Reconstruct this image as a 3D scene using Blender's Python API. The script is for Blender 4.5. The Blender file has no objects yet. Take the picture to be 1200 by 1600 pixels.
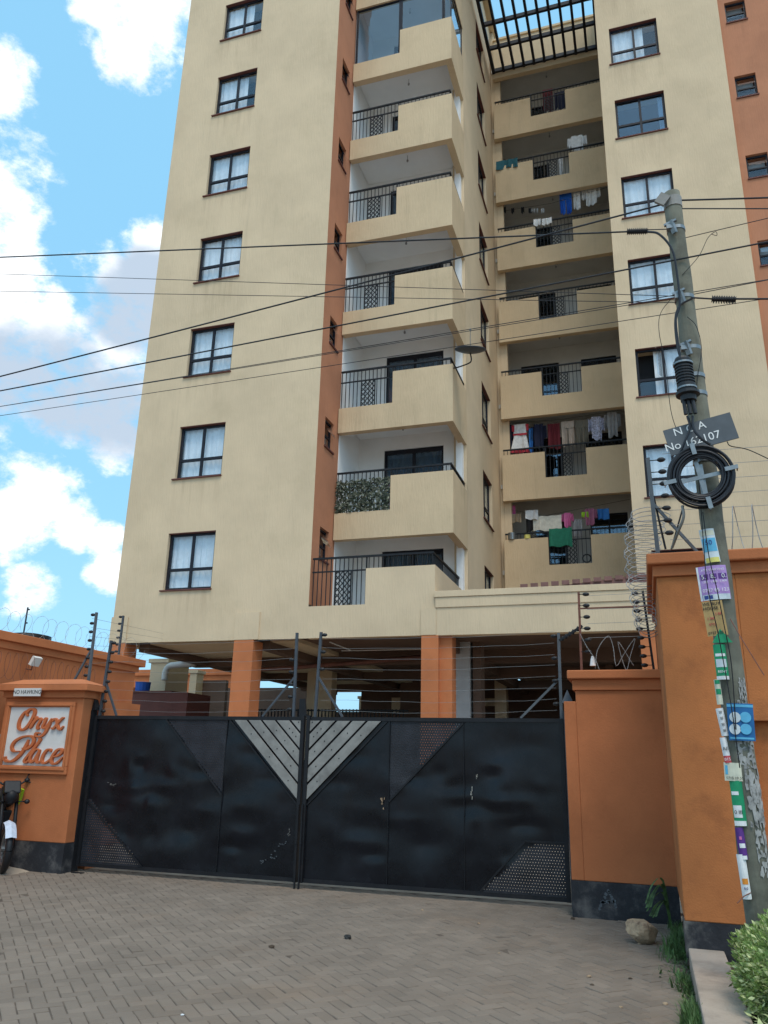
import bpy, bmesh, math, random
from mathutils import Vector, Matrix
random.seed(7)
sc = bpy.context.scene
col = sc.collection

# ------------------------------------------------------------------ camera
YAW, PITCH, ROLL, FPX = math.radians(18.163), math.radians(17.441), math.radians(1.3477), 1233.34
EYE = Vector((0, 0, 1.65))
_f = Vector((-math.sin(YAW)*math.cos(PITCH), math.cos(YAW)*math.cos(PITCH), math.sin(PITCH)))
_r = Vector((math.cos(YAW), math.sin(YAW), 0)); _u = _r.cross(_f)
R_ = _r*math.cos(ROLL) + _u*math.sin(ROLL); U_ = -_r*math.sin(ROLL) + _u*math.cos(ROLL)
cd = bpy.data.cameras.new('camera'); cam = bpy.data.objects.new('camera', cd); col.objects.link(cam)
cd.sensor_fit = 'VERTICAL'; cd.sensor_height = 36; cd.sensor_width = 27; cd.lens = FPX/1600*36; cd.clip_end = 3000
m3 = Matrix((R_, U_, -_f)).transposed()
cam.matrix_world = Matrix.Translation(EYE) @ m3.to_4x4()
sc.camera = cam
def ray(u, v): return R_*((u-600)/FPX) - U_*((v-800)/FPX) + _f
def at(u, v, Y):                       # measured picture point -> place at depth Y
    r = ray(u, v); return EYE + r*(Y/r.y)

# ------------------------------------------------------------------ world, sun, exposure
SUN_EL, SUN_AZ = math.radians(60), math.radians(150)      # behind the camera, a little right; thin cloud softens it
sdir = Vector((math.sin(SUN_AZ)*math.cos(SUN_EL), math.cos(SUN_AZ)*math.cos(SUN_EL), math.sin(SUN_EL)))
W = bpy.data.worlds.new('World'); sc.world = W; W.use_nodes = True
def build_world():
    nt = W.node_tree; N = nt.nodes; L = nt.links; N.clear()
    out = N.new('ShaderNodeOutputWorld'); bg = N.new('ShaderNodeBackground'); bg.inputs['Strength'].default_value = 0.13
    L.new(bg.outputs[0], out.inputs[0])
    sky = N.new('ShaderNodeTexSky'); sky.sky_type = 'NISHITA'; sky.sun_disc = False
    sky.sun_elevation = SUN_EL; sky.sun_rotation = SUN_AZ; sky.air_density = 1.0; sky.dust_density = 2.2; sky.ozone_density = 0.8
    tc = N.new('ShaderNodeTexCoord'); nrm = N.new('ShaderNodeVectorMath'); nrm.operation = 'NORMALIZE'
    L.new(tc.outputs['Generated'], nrm.inputs[0]); D = nrm.outputs[0]
    def M(op, a, b=None, c=None, clamp=False):
        n = N.new('ShaderNodeMath'); n.operation = op; n.use_clamp = clamp
        for i, x in enumerate((a, b, c)):
            if x is None: continue
            if isinstance(x, (int, float)): n.inputs[i].default_value = x
            else: L.new(x, n.inputs[i])
        return n.outputs[0]
    def blobs(lst):
        res = None
        for (u, v, r) in lst:
            d = ray(u, v).normalized(); k = 1 - math.cos(r/FPX)
            dn = N.new('ShaderNodeVectorMath'); dn.operation = 'DOT_PRODUCT'; L.new(D, dn.inputs[0]); dn.inputs[1].default_value = d
            val = M('DIVIDE', M('SUBTRACT', dn.outputs['Value'], 1-k), k)
            res = val if res is None else M('MAXIMUM', res, val)
        return res
    def noise(scale, detail, rough, off=(0, 0, 0)):
        mp = N.new('ShaderNodeMapping'); mp.inputs['Location'].default_value = off; mp.inputs['Scale'].default_value = (1, 1, 1.5)
        L.new(D, mp.inputs[0])
        n = N.new('ShaderNodeTexNoise'); n.inputs['Scale'].default_value = scale; n.inputs['Detail'].default_value = detail
        n.inputs['Roughness'].default_value = rough; L.new(mp.outputs[0], n.inputs['Vector']); return n.outputs['Fac']
    white = blobs([(225,5,78),(170,0,48),(200,72,42),(240,40,40),(2,128,46),(12,345,52),(15,450,50),(70,500,60),(125,550,70),(165,620,72),(185,690,42),
                   (215,480,80),(235,390,40),(15,560,85),(85,620,60),(55,785,62),(115,815,42),(0,815,60),(165,840,30),(45,920,38),(175,890,34),(-150,300,150),(-200,700,160)])
    gen = noise(2.2, 3, 0.5, (1.3, 4.2, 2.0))
    gen = M('MULTIPLY_ADD', gen, 7.0, -4.0)
    away = blobs([(130, 480, 900)])
    gen = M('SUBTRACT', gen, M('MULTIPLY', M('MAXIMUM', away, 0.0), 6.0))
    body = M('MAXIMUM', M('MAXIMUM', white, gen), -1.2)
    body = M('MINIMUM', body, 0.8)
    dens = M('ADD', M('MULTIPLY', body, 0.55), M('MULTIPLY_ADD', noise(19, 11, 0.66), 2.2, -1.08))
    sm = N.new('ShaderNodeMapRange'); sm.interpolation_type = 'SMOOTHSTEP'; L.new(dens, sm.inputs[0])
    sm.inputs[1].default_value = -0.18; sm.inputs[2].default_value = 0.50
    cloud = sm.outputs[0]
    gb = blobs([(90,600,95),(175,640,85),(20,590,80),(200,480,75),(230,440,60),(-200,560,150)])
    gb = M('MAXIMUM', M('MAXIMUM', gb, -0.28), M('MULTIPLY_ADD', gen, 0.5, -0.4))
    g = N.new('ShaderNodeMapRange'); g.interpolation_type = 'SMOOTHSTEP'
    L.new(M('ADD', gb, M('MULTIPLY_ADD', noise(9, 6, 0.6, (5, 2, 1)), 1.6, -0.8)), g.inputs[0]); g.inputs[1].default_value = -0.35; g.inputs[2].default_value = 0.7
    cc = N.new('ShaderNodeMix'); cc.data_type = 'RGBA'; L.new(g.outputs[0], cc.inputs['Factor'])
    cc.inputs['A'].default_value = (8.6, 8.7, 8.8, 1); cc.inputs['B'].default_value = (3.6, 4.3, 5.2, 1)
    mx = N.new('ShaderNodeMix'); mx.data_type = 'RGBA'
    hz = N.new('ShaderNodeMix'); hz.data_type = 'RGBA'; hz.inputs['Factor'].default_value = 0.62; L.new(sky.outputs[0], hz.inputs['A']); hz.inputs['B'].default_value = (2.45, 5.8, 8.3, 1)      # thin bright tropical haze
    L.new(M('MULTIPLY', cloud, 0.97), mx.inputs['Factor']); L.new(hz.outputs['Result'], mx.inputs['A']); L.new(cc.outputs['Result'], mx.inputs['B'])
    L.new(mx.outputs['Result'], bg.inputs['Color'])
build_world()
sd = bpy.data.lights.new('sun', 'SUN'); sd.energy = 1.5; sd.angle = math.radians(24); sd.color = (1, 0.90, 0.76)
sun = bpy.data.objects.new('sun', sd); col.objects.link(sun)
sun.rotation_euler = sdir.to_track_quat('Z', 'Y').to_euler(); sun.location = (0, -5, 40)
sc.view_settings.view_transform = 'Standard'; sc.view_settings.look = 'None'; sc.view_settings.gamma = 1
sc.view_settings.exposure = 0.30; sc.view_settings.use_curve_mapping = False
sc.cycles.use_denoising = True
sc.cycles.max_bounces = 8; sc.cycles.transparent_max_bounces = 24

# ------------------------------------------------------------------ materials
MATS = {}
def material(name, color, rough=0.8, var=0.12, scale=3.0, bump=0.0, bscale=40.0, streak=0.0, metal=0.0, spec=0.4,
             dirt=None, dirt_amt=0.0, dirt_scale=1.2, stretch=1.0, rnd=0.0, trans=0.0):
    m = bpy.data.materials.new(name); m.use_nodes = True; MATS[name] = m
    nt = m.node_tree; N = nt.nodes; L = nt.links
    b = N['Principled BSDF']; b.inputs['Roughness'].default_value = rough; b.inputs['Metallic'].default_value = metal
    b.inputs['Specular IOR Level'].default_value = spec
    geo = N.new('ShaderNodeNewGeometry'); pos = geo.outputs['Position']
    def noise(sc_, det, r=0.55, st=(1, 1, 1)):
        mp = N.new('ShaderNodeMapping'); mp.inputs['Scale'].default_value = st; L.new(pos, mp.inputs[0])
        n = N.new('ShaderNodeTexNoise'); n.inputs['Scale'].default_value = sc_; n.inputs['Detail'].default_value = det
        n.inputs['Roughness'].default_value = r; L.new(mp.outputs[0], n.inputs['Vector']); return n.outputs['Fac']
    def mixc(fac, a, bb):
        x = N.new('ShaderNodeMix'); x.data_type = 'RGBA'
        if isinstance(fac, float): x.inputs['Factor'].default_value = fac
        else: L.new(fac, x.inputs['Factor'])
        for k, v in (('A', a), ('B', bb)):
            if isinstance(v, tuple): x.inputs[k].default_value = (*v, 1)
            else: L.new(v, x.inputs[k])
        return x.outputs['Result']
    def rampf(fac, lo, hi):
        r = N.new('ShaderNodeMapRange'); r.interpolation_type = 'SMOOTHSTEP'; L.new(fac, r.inputs[0]); r.inputs[1].default_value = lo; r.inputs[2].default_value = hi; return r.outputs[0]
    def mul(a, k):
        x = N.new('ShaderNodeMath'); x.operation = 'MULTIPLY'; L.new(a, x.inputs[0]); x.inputs[1].default_value = k; return x.outputs[0]
    c = mixc(rampf(noise(scale, 7, 0.6), 0.3, 0.7), tuple(x*(1-var) for x in color), tuple(min(1, x*(1+var)) for x in color))
    if streak:
        s = noise(5.0, 5, 0.6, (1, 1, 0.05)); big = noise(0.55, 4)
        mm = N.new('ShaderNodeMath'); mm.operation = 'MULTIPLY'; L.new(rampf(s, 0.5, 0.75), mm.inputs[0]); L.new(rampf(big, 0.42, 0.7), mm.inputs[1])
        c = mixc(mul(mm.outputs[0], streak), c, tuple(x*0.55 for x in color))
    if dirt:
        c = mixc(mul(rampf(noise(dirt_scale, 8, 0.68), 0.48, 0.72), dirt_amt), c, dirt)
    if rnd:
        oi = N.new('ShaderNodeObjectInfo'); at_ = N.new('ShaderNodeAttribute'); at_.attribute_name = 'rnd'
        ad = N.new('ShaderNodeMath'); ad.operation = 'ADD'; L.new(oi.outputs['Random'], ad.inputs[0]); L.new(at_.outputs['Fac'], ad.inputs[1])
        fr = N.new('ShaderNodeMath'); fr.operation = 'FRACT'; L.new(ad.outputs[0], fr.inputs[0])
        hv = N.new('ShaderNodeHueSaturation'); L.new(c, hv.inputs['Color'])
        mr = N.new('ShaderNodeMapRange'); L.new(fr.outputs[0], mr.inputs[0]); mr.inputs[3].default_value = 1-rnd; mr.inputs[4].default_value = 1+rnd
        L.new(mr.outputs[0], hv.inputs['Value']); c = hv.outputs[0]
    L.new(c, b.inputs['Base Color'])
    if bump:
        bn = noise(bscale, 6, 0.6, (1, 1, stretch)); bp = N.new('ShaderNodeBump'); bp.inputs['Strength'].default_value = bump; bp.inputs['Distance'].default_value = 0.02
        L.new(bn, bp.inputs['Height']); L.new(bp.outputs[0], b.inputs['Normal'])
    if trans:
        tr = N.new('ShaderNodeBsdfTranslucent'); L.new(c, tr.inputs[0]); ms = N.new('ShaderNodeMixShader'); ms.inputs[0].default_value = trans
        L.new(b.outputs[0], ms.inputs[1]); L.new(tr.outputs[0], ms.inputs[2]); L.new(ms.outputs[0], N['Material Output'].inputs[0])
    return m
BEIGE = (0.64, 0.50, 0.335); ORANGE = (0.49, 0.163, 0.062)
material('beige', BEIGE, 0.9, 0.07, 0.6, 0.6, 26, 0.24, stretch=0.12, dirt=(0.42, 0.33, 0.20), dirt_amt=0.22, dirt_scale=0.7)
material('beige_band', (0.60, 0.46, 0.295), 0.9, 0.06, 0.8, 0.7, 28, 0.5, stretch=0.12, dirt=(0.33, 0.25, 0.15), dirt_amt=0.22, dirt_scale=0.9)
material('orange', ORANGE, 0.88, 0.12, 0.9, 0.22, 50, 0.25, dirt=(0.26, 0.085, 0.03), dirt_amt=0.30, dirt_scale=1.6)
material('orange_wall', (0.48, 0.165, 0.052), 0.9, 0.12, 1.4, 0.22, 60, 0.15, dirt=(0.20, 0.065, 0.025), dirt_amt=0.42, dirt_scale=2.6)
material('orange_tower', (0.46, 0.198, 0.108), 0.9, 0.08, 0.7, 0.4, 28, 0.3, stretch=0.12, dirt=(0.32, 0.13, 0.07), dirt_amt=0.25, dirt_scale=0.9)
material('orange_letter', (0.50, 0.14, 0.05), 0.6, 0.06, 3)
material('white_wall', (0.82, 0.82, 0.815), 0.85, 0.03, 1.5, 0.1, 40)
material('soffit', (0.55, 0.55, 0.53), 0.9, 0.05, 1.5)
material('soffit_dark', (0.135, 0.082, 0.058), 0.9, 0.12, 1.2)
material('kitchen_in', (0.62, 0.61, 0.58), 0.9, 0.06, 1.2)
material('grey_col', (0.5, 0.5, 0.5), 0.8, 0.05)
material('dark_in', (0.018, 0.018, 0.02), 0.9, 0.1)  # near-black tone that puts unlit interiors into the colour
material('frame', (0.016, 0.017, 0.024), 0.45, 0.1, spec=0.2)
material('black_metal', (0.012, 0.013, 0.016), 0.5, 0.15, 8, spec=0.25, dirt=(0.06, 0.045, 0.04), dirt_amt=0.2, dirt_scale=6)
material('grey_metal', (0.055, 0.065, 0.08), 0.5, 0.15, 8)
material('sill', (0.12, 0.04, 0.032), 0.7, 0.1)
material('curtain', (0.88, 0.89, 0.90), 0.9, 0.06, 5)
material('curtain_grey', (0.34, 0.37, 0.38), 0.9, 0.08, 5)
material('rust', (0.17, 0.07, 0.05), 0.8, 0.2, 6)
material('plinth', (0.022, 0.024, 0.03), 0.7, 0.3, 3, 0.3, 30, dirt=(0.17, 0.16, 0.15), dirt_amt=0.65, dirt_scale=3.0)
material('plinth_worn', (0.025, 0.026, 0.032), 0.75, 0.3, 3, 0.3, 30, dirt=(0.27, 0.25, 0.22), dirt_amt=1.0, dirt_scale=1.5)
material('concrete', (0.40, 0.325, 0.265), 0.9, 0.16, 2.2, 0.35, 60, dirt=(0.17, 0.135, 0.11), dirt_amt=0.6, dirt_scale=1.9)
material('paver', (0.208, 0.168, 0.134), 0.9, 0.10, 1.3, 0.45, 90, dirt=(0.225, 0.160, 0.112), dirt_amt=0.6, dirt_scale=0.6, rnd=0.09)
material('joint', (0.11, 0.085, 0.066), 0.95, 0.25, 6, 0.4, 60)
material('earth', (0.40, 0.33, 0.26), 0.95, 0.2, 1.0, 0.4, 40, dirt=(0.28, 0.20, 0.15), dirt_amt=0.5)
material('soil', (0.07, 0.05, 0.035), 0.95, 0.3, 8, 0.6, 40)
material('stone', (0.38, 0.27, 0.175), 0.92, 0.25, 12, 0.8, 30, dirt=(0.10, 0.05, 0.035), dirt_amt=0.8, dirt_scale=9)
material('block', (0.22, 0.21, 0.20), 0.92, 0.2, 4, 0.5, 30)
material('slat_grey', (0.24, 0.235, 0.22), 0.6, 0.18, 4, 0.25, 20, dirt=(0.09, 0.085, 0.08), dirt_amt=0.5, dirt_scale=3)
material('wood_pole', (0.165, 0.165, 0.13), 0.9, 0.25, 4, 0.5, 25, stretch=0.06, dirt=(0.07, 0.06, 0.05), dirt_amt=0.7, dirt_scale=2.2)
material('paper_scrap', (0.34, 0.34, 0.33), 0.9, 0.25, 14, dirt=(0.06, 0.06, 0.06), dirt_amt=0.9, dirt_scale=16)
material('steel', (0.24, 0.26, 0.27), 0.42, 0.15, 12, metal=0.75)
material('wire_steel', (0.26, 0.26, 0.26), 0.5, 0.1, metal=0.3)
material('razor', (0.30, 0.30, 0.30), 0.55, 0.3, 6, metal=0.3)
material('rubber', (0.014, 0.015, 0.018), 0.5, 0.1)
material('cable', (0.012, 0.013, 0.018), 0.38, 0.1)
material('plate_grey', (0.09, 0.105, 0.12), 0.65, 0.15, 6)
material('white_paint', (0.78, 0.79, 0.78), 0.6, 0.04, 5)
material('sign_white', (0.66, 0.67, 0.66), 0.7, 0.05, 3, dirt=(0.45, 0.40, 0.34), dirt_amt=0.35, dirt_scale=4)
material('gutter', (0.62, 0.60, 0.56), 0.5, 0.05)
material('barrel_blue', (0.01, 0.09, 0.42), 0.4, 0.08)
material('tile_roof', (0.20, 0.10, 0.085), 0.75, 0.15, 5)
material('lime', (0.42, 0.70, 0.03), 0.35, 0.05)
material('ink', (0.03, 0.03, 0.03), 0.7, 0.0)
material('dish', (0.05, 0.065, 0.085), 0.45, 0.1)
material('lamp_white', (0.75, 0.75, 0.72), 0.4, 0.02)
for n_, c_ in dict(c_navy=(0.012,0.016,0.045), c_white=(0.72,0.73,0.74), c_red=(0.45,0.04,0.06), c_blue=(0.03,0.17,0.48), c_maroon=(0.12,0.012,0.02),
                   c_beige=(0.46,0.38,0.32), c_olive=(0.16,0.145,0.115), c_print=(0.42,0.43,0.55), c_grey=(0.30,0.30,0.31), c_pink=(0.62,0.16,0.36),
                   c_cream=(0.66,0.64,0.56), c_mauve=(0.36,0.13,0.22), c_lime=(0.33,0.62,0.04), c_green=(0.015,0.16,0.10), c_teal=(0.015,0.10,0.13),
                   c_tan=(0.33,0.25,0.17), c_royal=(0.015,0.12,0.55), c_black=(0.012,0.012,0.014), p_purple=(0.40,0.25,0.55), p_violet=(0.10,0.03,0.22), p_tan=(0.42,0.28,0.11),
                   p_green=(0.01,0.27,0.12), p_blue=(0.01,0.12,0.32), p_sky=(0.10,0.40,0.62), p_pale=(0.55,0.62,0.66), p_yellow=(0.62,0.58,0.16), p_dark=(0.03,0.06,0.25),
                   p_orange=(0.7,0.25,0.03), p_redline=(0.55,0.08,0.09), p_cream=(0.60,0.60,0.48), fender=(0.55,0.62,0.74)).items():
    material(n_, c_, 0.85 if n_[0] == 'c' else 0.6, 0.12 if n_ != 'c_print' else 0.6, 9 if n_ != 'c_print' else 22)
def leafmat(name, c, v): return material(name, c, 0.55, v, 14, trans=0.25)
leafmat('leaf', (0.23, 0.33, 0.10), 0.6); leafmat('leaf_pale', (0.55, 0.60, 0.30), 0.3); leafmat('weed', (0.085, 0.155, 0.05), 0.6); leafmat('ivy', (0.045, 0.062, 0.04), 0.6); leafmat('ivy_pale', (0.20, 0.21, 0.15), 0.4)
leafmat('far_leaf', (0.05, 0.075, 0.035), 0.4)
def glassmat(name, tint, base, gain):
    m = bpy.data.materials.new(name); m.use_nodes = True; MATS[name] = m; nt = m.node_tree; N = nt.nodes; L = nt.links; N.clear()
    o = N.new('ShaderNodeOutputMaterial'); t = N.new('ShaderNodeBsdfTransparent'); t.inputs[0].default_value = (*tint, 1)
    g = N.new('ShaderNodeBsdfGlossy'); g.inputs['Roughness'].default_value = 0.02; g.inputs[0].default_value = (0.85, 0.93, 1, 1)
    fr = N.new('ShaderNodeLayerWeight'); fr.inputs[0].default_value = 0.5; pw = N.new('ShaderNodeMath'); pw.operation = 'POWER'; pw.inputs[1].default_value = 4.0; L.new(fr.outputs['Facing'], pw.inputs[0])
    ma = N.new('ShaderNodeMath'); ma.operation = 'MULTIPLY_ADD'; ma.use_clamp = True; L.new(pw.outputs[0], ma.inputs[0]); ma.inputs[1].default_value = gain; ma.inputs[2].default_value = base
    mx = N.new('ShaderNodeMixShader'); L.new(ma.outputs[0], mx.inputs[0]); L.new(t.outputs[0], mx.inputs[1]); L.new(g.outputs[0], mx.inputs[2]); L.new(mx.outputs[0], o.inputs[0])
glassmat('glass', (0.94, 0.97, 0.99), 0.05, 0.9)
glassmat('glass_blue', (0.62, 0.74, 0.84), 0.10, 0.9)
def gatemat():
    m = material('gate_steel', (0.006, 0.007, 0.010), 0.34, 0.2, 2, spec=0.26, dirt=(0.02, 0.022, 0.03), dirt_amt=0.3, dirt_scale=2.2)
    nt = m.node_tree; N = nt.nodes; L = nt.links; b = N['Principled BSDF']
    geo = N.new('ShaderNodeNewGeometry'); mp = N.new('ShaderNodeMapping'); mp.inputs['Scale'].default_value = (1, 1, 1.9); L.new(geo.outputs['Position'], mp.inputs[0])
    n = N.new('ShaderNodeTexNoise'); n.inputs['Scale'].default_value = 1.1; n.inputs['Detail'].default_value = 1; n.inputs['Roughness'].default_value = 0.45; n.inputs['Distortion'].default_value = 0.2
    L.new(mp.outputs[0], n.inputs['Vector']); bp = N.new('ShaderNodeBump'); bp.inputs['Strength'].default_value = 0.25; bp.inputs['Distance'].default_value = 0.05
    L.new(n.outputs['Fac'], bp.inputs['Height']); L.new(bp.outputs[0], b.inputs['Normal'])
    rn = N.new('ShaderNodeTexNoise'); rn.inputs['Scale'].default_value = 5; rn.inputs['Detail'].default_value = 6; L.new(geo.outputs['Position'], rn.inputs['Vector'])
    mr = N.new('ShaderNodeMapRange'); L.new(rn.outputs['Fac'], mr.inputs[0]); mr.inputs[1].default_value = 0.3; mr.inputs[2].default_value = 0.7; mr.inputs[3].default_value = 0.15; mr.inputs[4].default_value = 0.34
    L.new(mr.outputs[0], b.inputs['Roughness'])
    # perforated sheet: round holes punched through, staggered 32 mm grid
    p = material('gate_mesh_base', (0.020, 0.021, 0.027), 0.45, 0.3, 5, 0.5, 60, spec=0.35); p.name = 'gate_mesh'; MATS['gate_mesh'] = p; nt = p.node_tree; N = nt.nodes; L = nt.links; b = N['Principled BSDF']; o = N['Material Output']
    geo = N.new('ShaderNodeNewGeometry'); sp = N.new('ShaderNodeSeparateXYZ'); L.new(geo.outputs['Position'], sp.inputs[0])
    def M(op, a, bb=None):
        x = N.new('ShaderNodeMath'); x.operation = op
        for i, v in enumerate((a, bb)):
            if v is None: continue
            if isinstance(v, (int, float)): x.inputs[i].default_value = v
            else: L.new(v, x.inputs[i])
        return x.outputs[0]
    row = M('DIVIDE', sp.outputs[2], 0.034); rf = M('FLOOR', row); odd = M('MULTIPLY', M('FRACT', M('MULTIPLY', rf, 0.5)), 1.0)
    cx = M('FRACT', M('ADD', M('DIVIDE', sp.outputs[0], 0.034), odd)); cz = M('FRACT', row)
    d2 = M('ADD', M('POWER', M('SUBTRACT', cx, 0.5), 2.0), M('POWER', M('SUBTRACT', cz, 0.5), 2.0))
    hole = M('LESS_THAN', d2, 0.017)
    tr = N.new('ShaderNodeBsdfTransparent'); ms = N.new('ShaderNodeMixShader'); L.new(hole, ms.inputs[0]); L.new(b.outputs[0], ms.inputs[1]); L.new(tr.outputs[0], ms.inputs[2]); L.new(ms.outputs[0], o.inputs[0])
gatemat()
def sill_stains(m):
    nt = m.node_tree; N = nt.nodes; L = nt.links; b = N['Principled BSDF']; src = b.inputs['Base Color'].links[0].from_socket
    geo = N.new('ShaderNodeNewGeometry'); sp = N.new('ShaderNodeSeparateXYZ'); L.new(geo.outputs['Position'], sp.inputs[0])
    def M(op, a, bb=None, clamp=False):
        x = N.new('ShaderNodeMath'); x.operation = op; x.use_clamp = clamp
        for i, v in enumerate((a, bb)):
            if v is None: continue
            if isinstance(v, (int, float)): x.inputs[i].default_value = v
            else: L.new(v, x.inputs[i])
        return x.outputs[0]
    def smooth(v, lo, hi):
        r = N.new('ShaderNodeMapRange'); r.interpolation_type = 'SMOOTHSTEP'; L.new(v, r.inputs[0]); r.inputs[1].default_value = lo; r.inputs[2].default_value = hi; return r.outputs[0]
    t = M('MULTIPLY', M('FRACT', M('DIVIDE', M('SUBTRACT', 5.60, sp.outputs[2]), 3.0)), 3.0)
    fall = M('SUBTRACT', 1.0, smooth(t, 0.0, 1.35))
    xl = M('MULTIPLY', smooth(sp.outputs[0], -11.65, -11.35), M('SUBTRACT', 1.0, smooth(sp.outputs[0], -10.15, -9.85)))
    xr = M('MULTIPLY', smooth(sp.outputs[0], 0.25, 0.55), M('SUBTRACT', 1.0, smooth(sp.outputs[0], 1.85, 2.15)))
    mp = N.new('ShaderNodeMapping'); mp.inputs['Scale'].default_value = (1, 1, 0.06); L.new(geo.outputs['Position'], mp.inputs[0])
    n = N.new('ShaderNodeTexNoise'); n.inputs['Scale'].default_value = 7; n.inputs['Detail'].default_value = 5; L.new(mp.outputs[0], n.inputs['Vector'])
    f = M('MULTIPLY', M('MULTIPLY', fall, M('MAXIMUM', xl, xr)), M('MULTIPLY', smooth(n.outputs['Fac'], 0.42, 0.68), 0.22))
    mx = N.new('ShaderNodeMix'); mx.data_type = 'RGBA'; L.new(f, mx.inputs['Factor']); L.new(src, mx.inputs['A']); mx.inputs['B'].default_value = (0.27, 0.18, 0.11, 1); L.new(mx.outputs['Result'], b.inputs['Base Color'])
fw = MATS['beige'].copy(); fw.name = 'beige_front'; MATS['beige_front'] = fw; sill_stains(fw)

# ------------------------------------------------------------------ mesh helpers
WLOC = {}
class MB:
    def __init__(s): s.v = []; s.f = []; s.mi = []; s.cur = 0
    def quad(s, *p):
        n = len(s.v); s.v += [tuple(x) for x in p]; s.f.append(tuple(range(n, n+len(p)))); s.mi.append(s.cur)
    def box(s, x0, x1, y0, y1, z0, z1):
        n = len(s.v); s.v += [(x, y, z) for z in (z0, z1) for y in (y0, y1) for x in (x0, x1)]
        for f in ((0,2,3,1),(4,5,7,6),(0,1,5,4),(2,6,7,3),(0,4,6,2),(1,3,7,5)): s.f.append(tuple(n+i for i in f)); s.mi.append(s.cur)
        return s
    def bar(s, a, b, w, h, up=(0,0,1)):          # square bar between two points
        a, b = Vector(a), Vector(b); d = (b-a).normalized(); up = Vector(up)
        if abs(d.dot(up)) > 0.99: up = Vector((0,1,0))
        sx = d.cross(up).normalized(); uz = sx.cross(d)
        n = len(s.v)
        for p in (a, b):
            for i, j in ((-1,-1),(1,-1),(1,1),(-1,1)): s.v.append(tuple(p + sx*(i*w/2) + uz*(j*h/2)))
        for f in ((3,2,1,0),(4,5,6,7),(0,1,5,4),(1,2,6,5),(2,3,7,6),(3,0,4,7)): s.f.append(tuple(n+i for i in f)); s.mi.append(s.cur)
        return s
    def tube(s, pts, r, n=6, cap=True, r_end=None):
        pts = [Vector(p) for p in pts]; base = len(s.v); m = len(pts); prev = None
        for i, p in enumerate(pts):
            d = (pts[min(i+1, m-1)] - pts[max(i-1, 0)])
            d = d.normalized() if d.length > 1e-9 else Vector((0,0,1))
            if prev is None:
                a = d.orthogonal().normalized()
            else:
                a = prev - d*prev.dot(d); a = a.normalized() if a.length > 1e-6 else d.orthogonal().normalized()
            prev = a; b = d.cross(a)
            rr = r(i/(m-1)) if callable(r) else (r if r_end is None else r + (r_end-r)*i/(m-1))
            for k in range(n):
                t = 2*math.pi*k/n; s.v.append(tuple(p + (a*math.cos(t) + b*math.sin(t))*rr))
        for i in range(m-1):
            for k in range(n):
                k2 = (k+1) % n; s.f.append((base+i*n+k, base+i*n+k2, base+(i+1)*n+k2, base+(i+1)*n+k)); s.mi.append(s.cur)
        if cap:
            s.f.append(tuple(base+k for k in reversed(range(n)))); s.mi.append(s.cur)
            s.f.append(tuple(base+(m-1)*n+k for k in range(n))); s.mi.append(s.cur)
        return s
    def ell(s, c, r, nu=10, nv=7, fn=None):
        c = Vector(c); base = len(s.v)
        for j in range(nv+1):
            ph = math.pi*j/nv
            for i in range(nu):
                t = 2*math.pi*i/nu; d = Vector((math.sin(ph)*math.cos(t), math.sin(ph)*math.sin(t), math.cos(ph)))
                k = fn(d) if fn else 1
                s.v.append((c.x+d.x*r[0]*k, c.y+d.y*r[1]*k, c.z+d.z*r[2]*k))
        for j in range(nv):
            for i in range(nu):
                i2 = (i+1) % nu; s.f.append((base+j*nu+i, base+(j+1)*nu+i, base+(j+1)*nu+i2, base+j*nu+i2)); s.mi.append(s.cur)
        return s
    def prism(s, poly, fn, d0, d1):              # poly [(u,v)], fn(u,v,d)->xyz
        n = len(poly); b = len(s.v)
        s.v += [tuple(fn(u, v, d0)) for u, v in poly] + [tuple(fn(u, v, d1)) for u, v in poly]
        s.f.append(tuple(range(b, b+n))); s.f.append(tuple(b+n+i for i in reversed(range(n)))); s.mi += [s.cur]*2
        for i in range(n):
            j = (i+1) % n; s.f.append((b+i, b+n+i, b+n+j, b+j)); s.mi.append(s.cur)
        return s
    def build(s, name, mats, parent=None, origin=None, smooth=False, bevel=0.0):
        if isinstance(mats, str): mats = [mats]
        off = Vector(origin) if origin is not None else (WLOC[parent.name] if parent else Vector((0,0,0)))
        me = bpy.data.meshes.new(name); me.from_pydata([tuple(Vector(v)-off) for v in s.v], [], s.f)
        for m in mats: me.materials.append(MATS[m])
        if len(mats) > 1: me.polygons.foreach_set('material_index', s.mi)
        bm = bmesh.new(); bm.from_mesh(me); bmesh.ops.recalc_face_normals(bm, faces=bm.faces); bm.to_mesh(me); bm.free()
        if smooth: me.polygons.foreach_set('use_smooth', [True]*len(me.polygons))
        me.update()
        o = bpy.data.objects.new(name, me); col.objects.link(o)
        if parent is not None:
            o.parent = parent; o.location = off - WLOC[parent.name]
        else: o.location = off
        WLOC[o.name] = off
        if bevel:
            md = o.modifiers.new('bevel', 'BEVEL'); md.width = bevel; md.segments = 2; md.limit_method = 'ANGLE'; md.angle_limit = 0.8
        return o
def raw(mb, name, mats, parent=None):            # local-space prototype part (not moved)
    o = mb.build(name, mats, None, (0,0,0)); o.parent = parent; return o
def tag(o, label=None, cat=None, group=None, kind=None):
    if label: o['label'] = label
    if cat: o['category'] = cat
    if group: o['group'] = group
    if kind: o['kind'] = kind
    return o
def empty(name, loc, label=None, cat=None, group=None, kind=None):
    o = bpy.data.objects.new(name, None); o.location = loc; col.objects.link(o); WLOC[o.name] = Vector(loc); o.empty_display_size = 0.1
    return tag(o, label, cat, group, kind)
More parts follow.
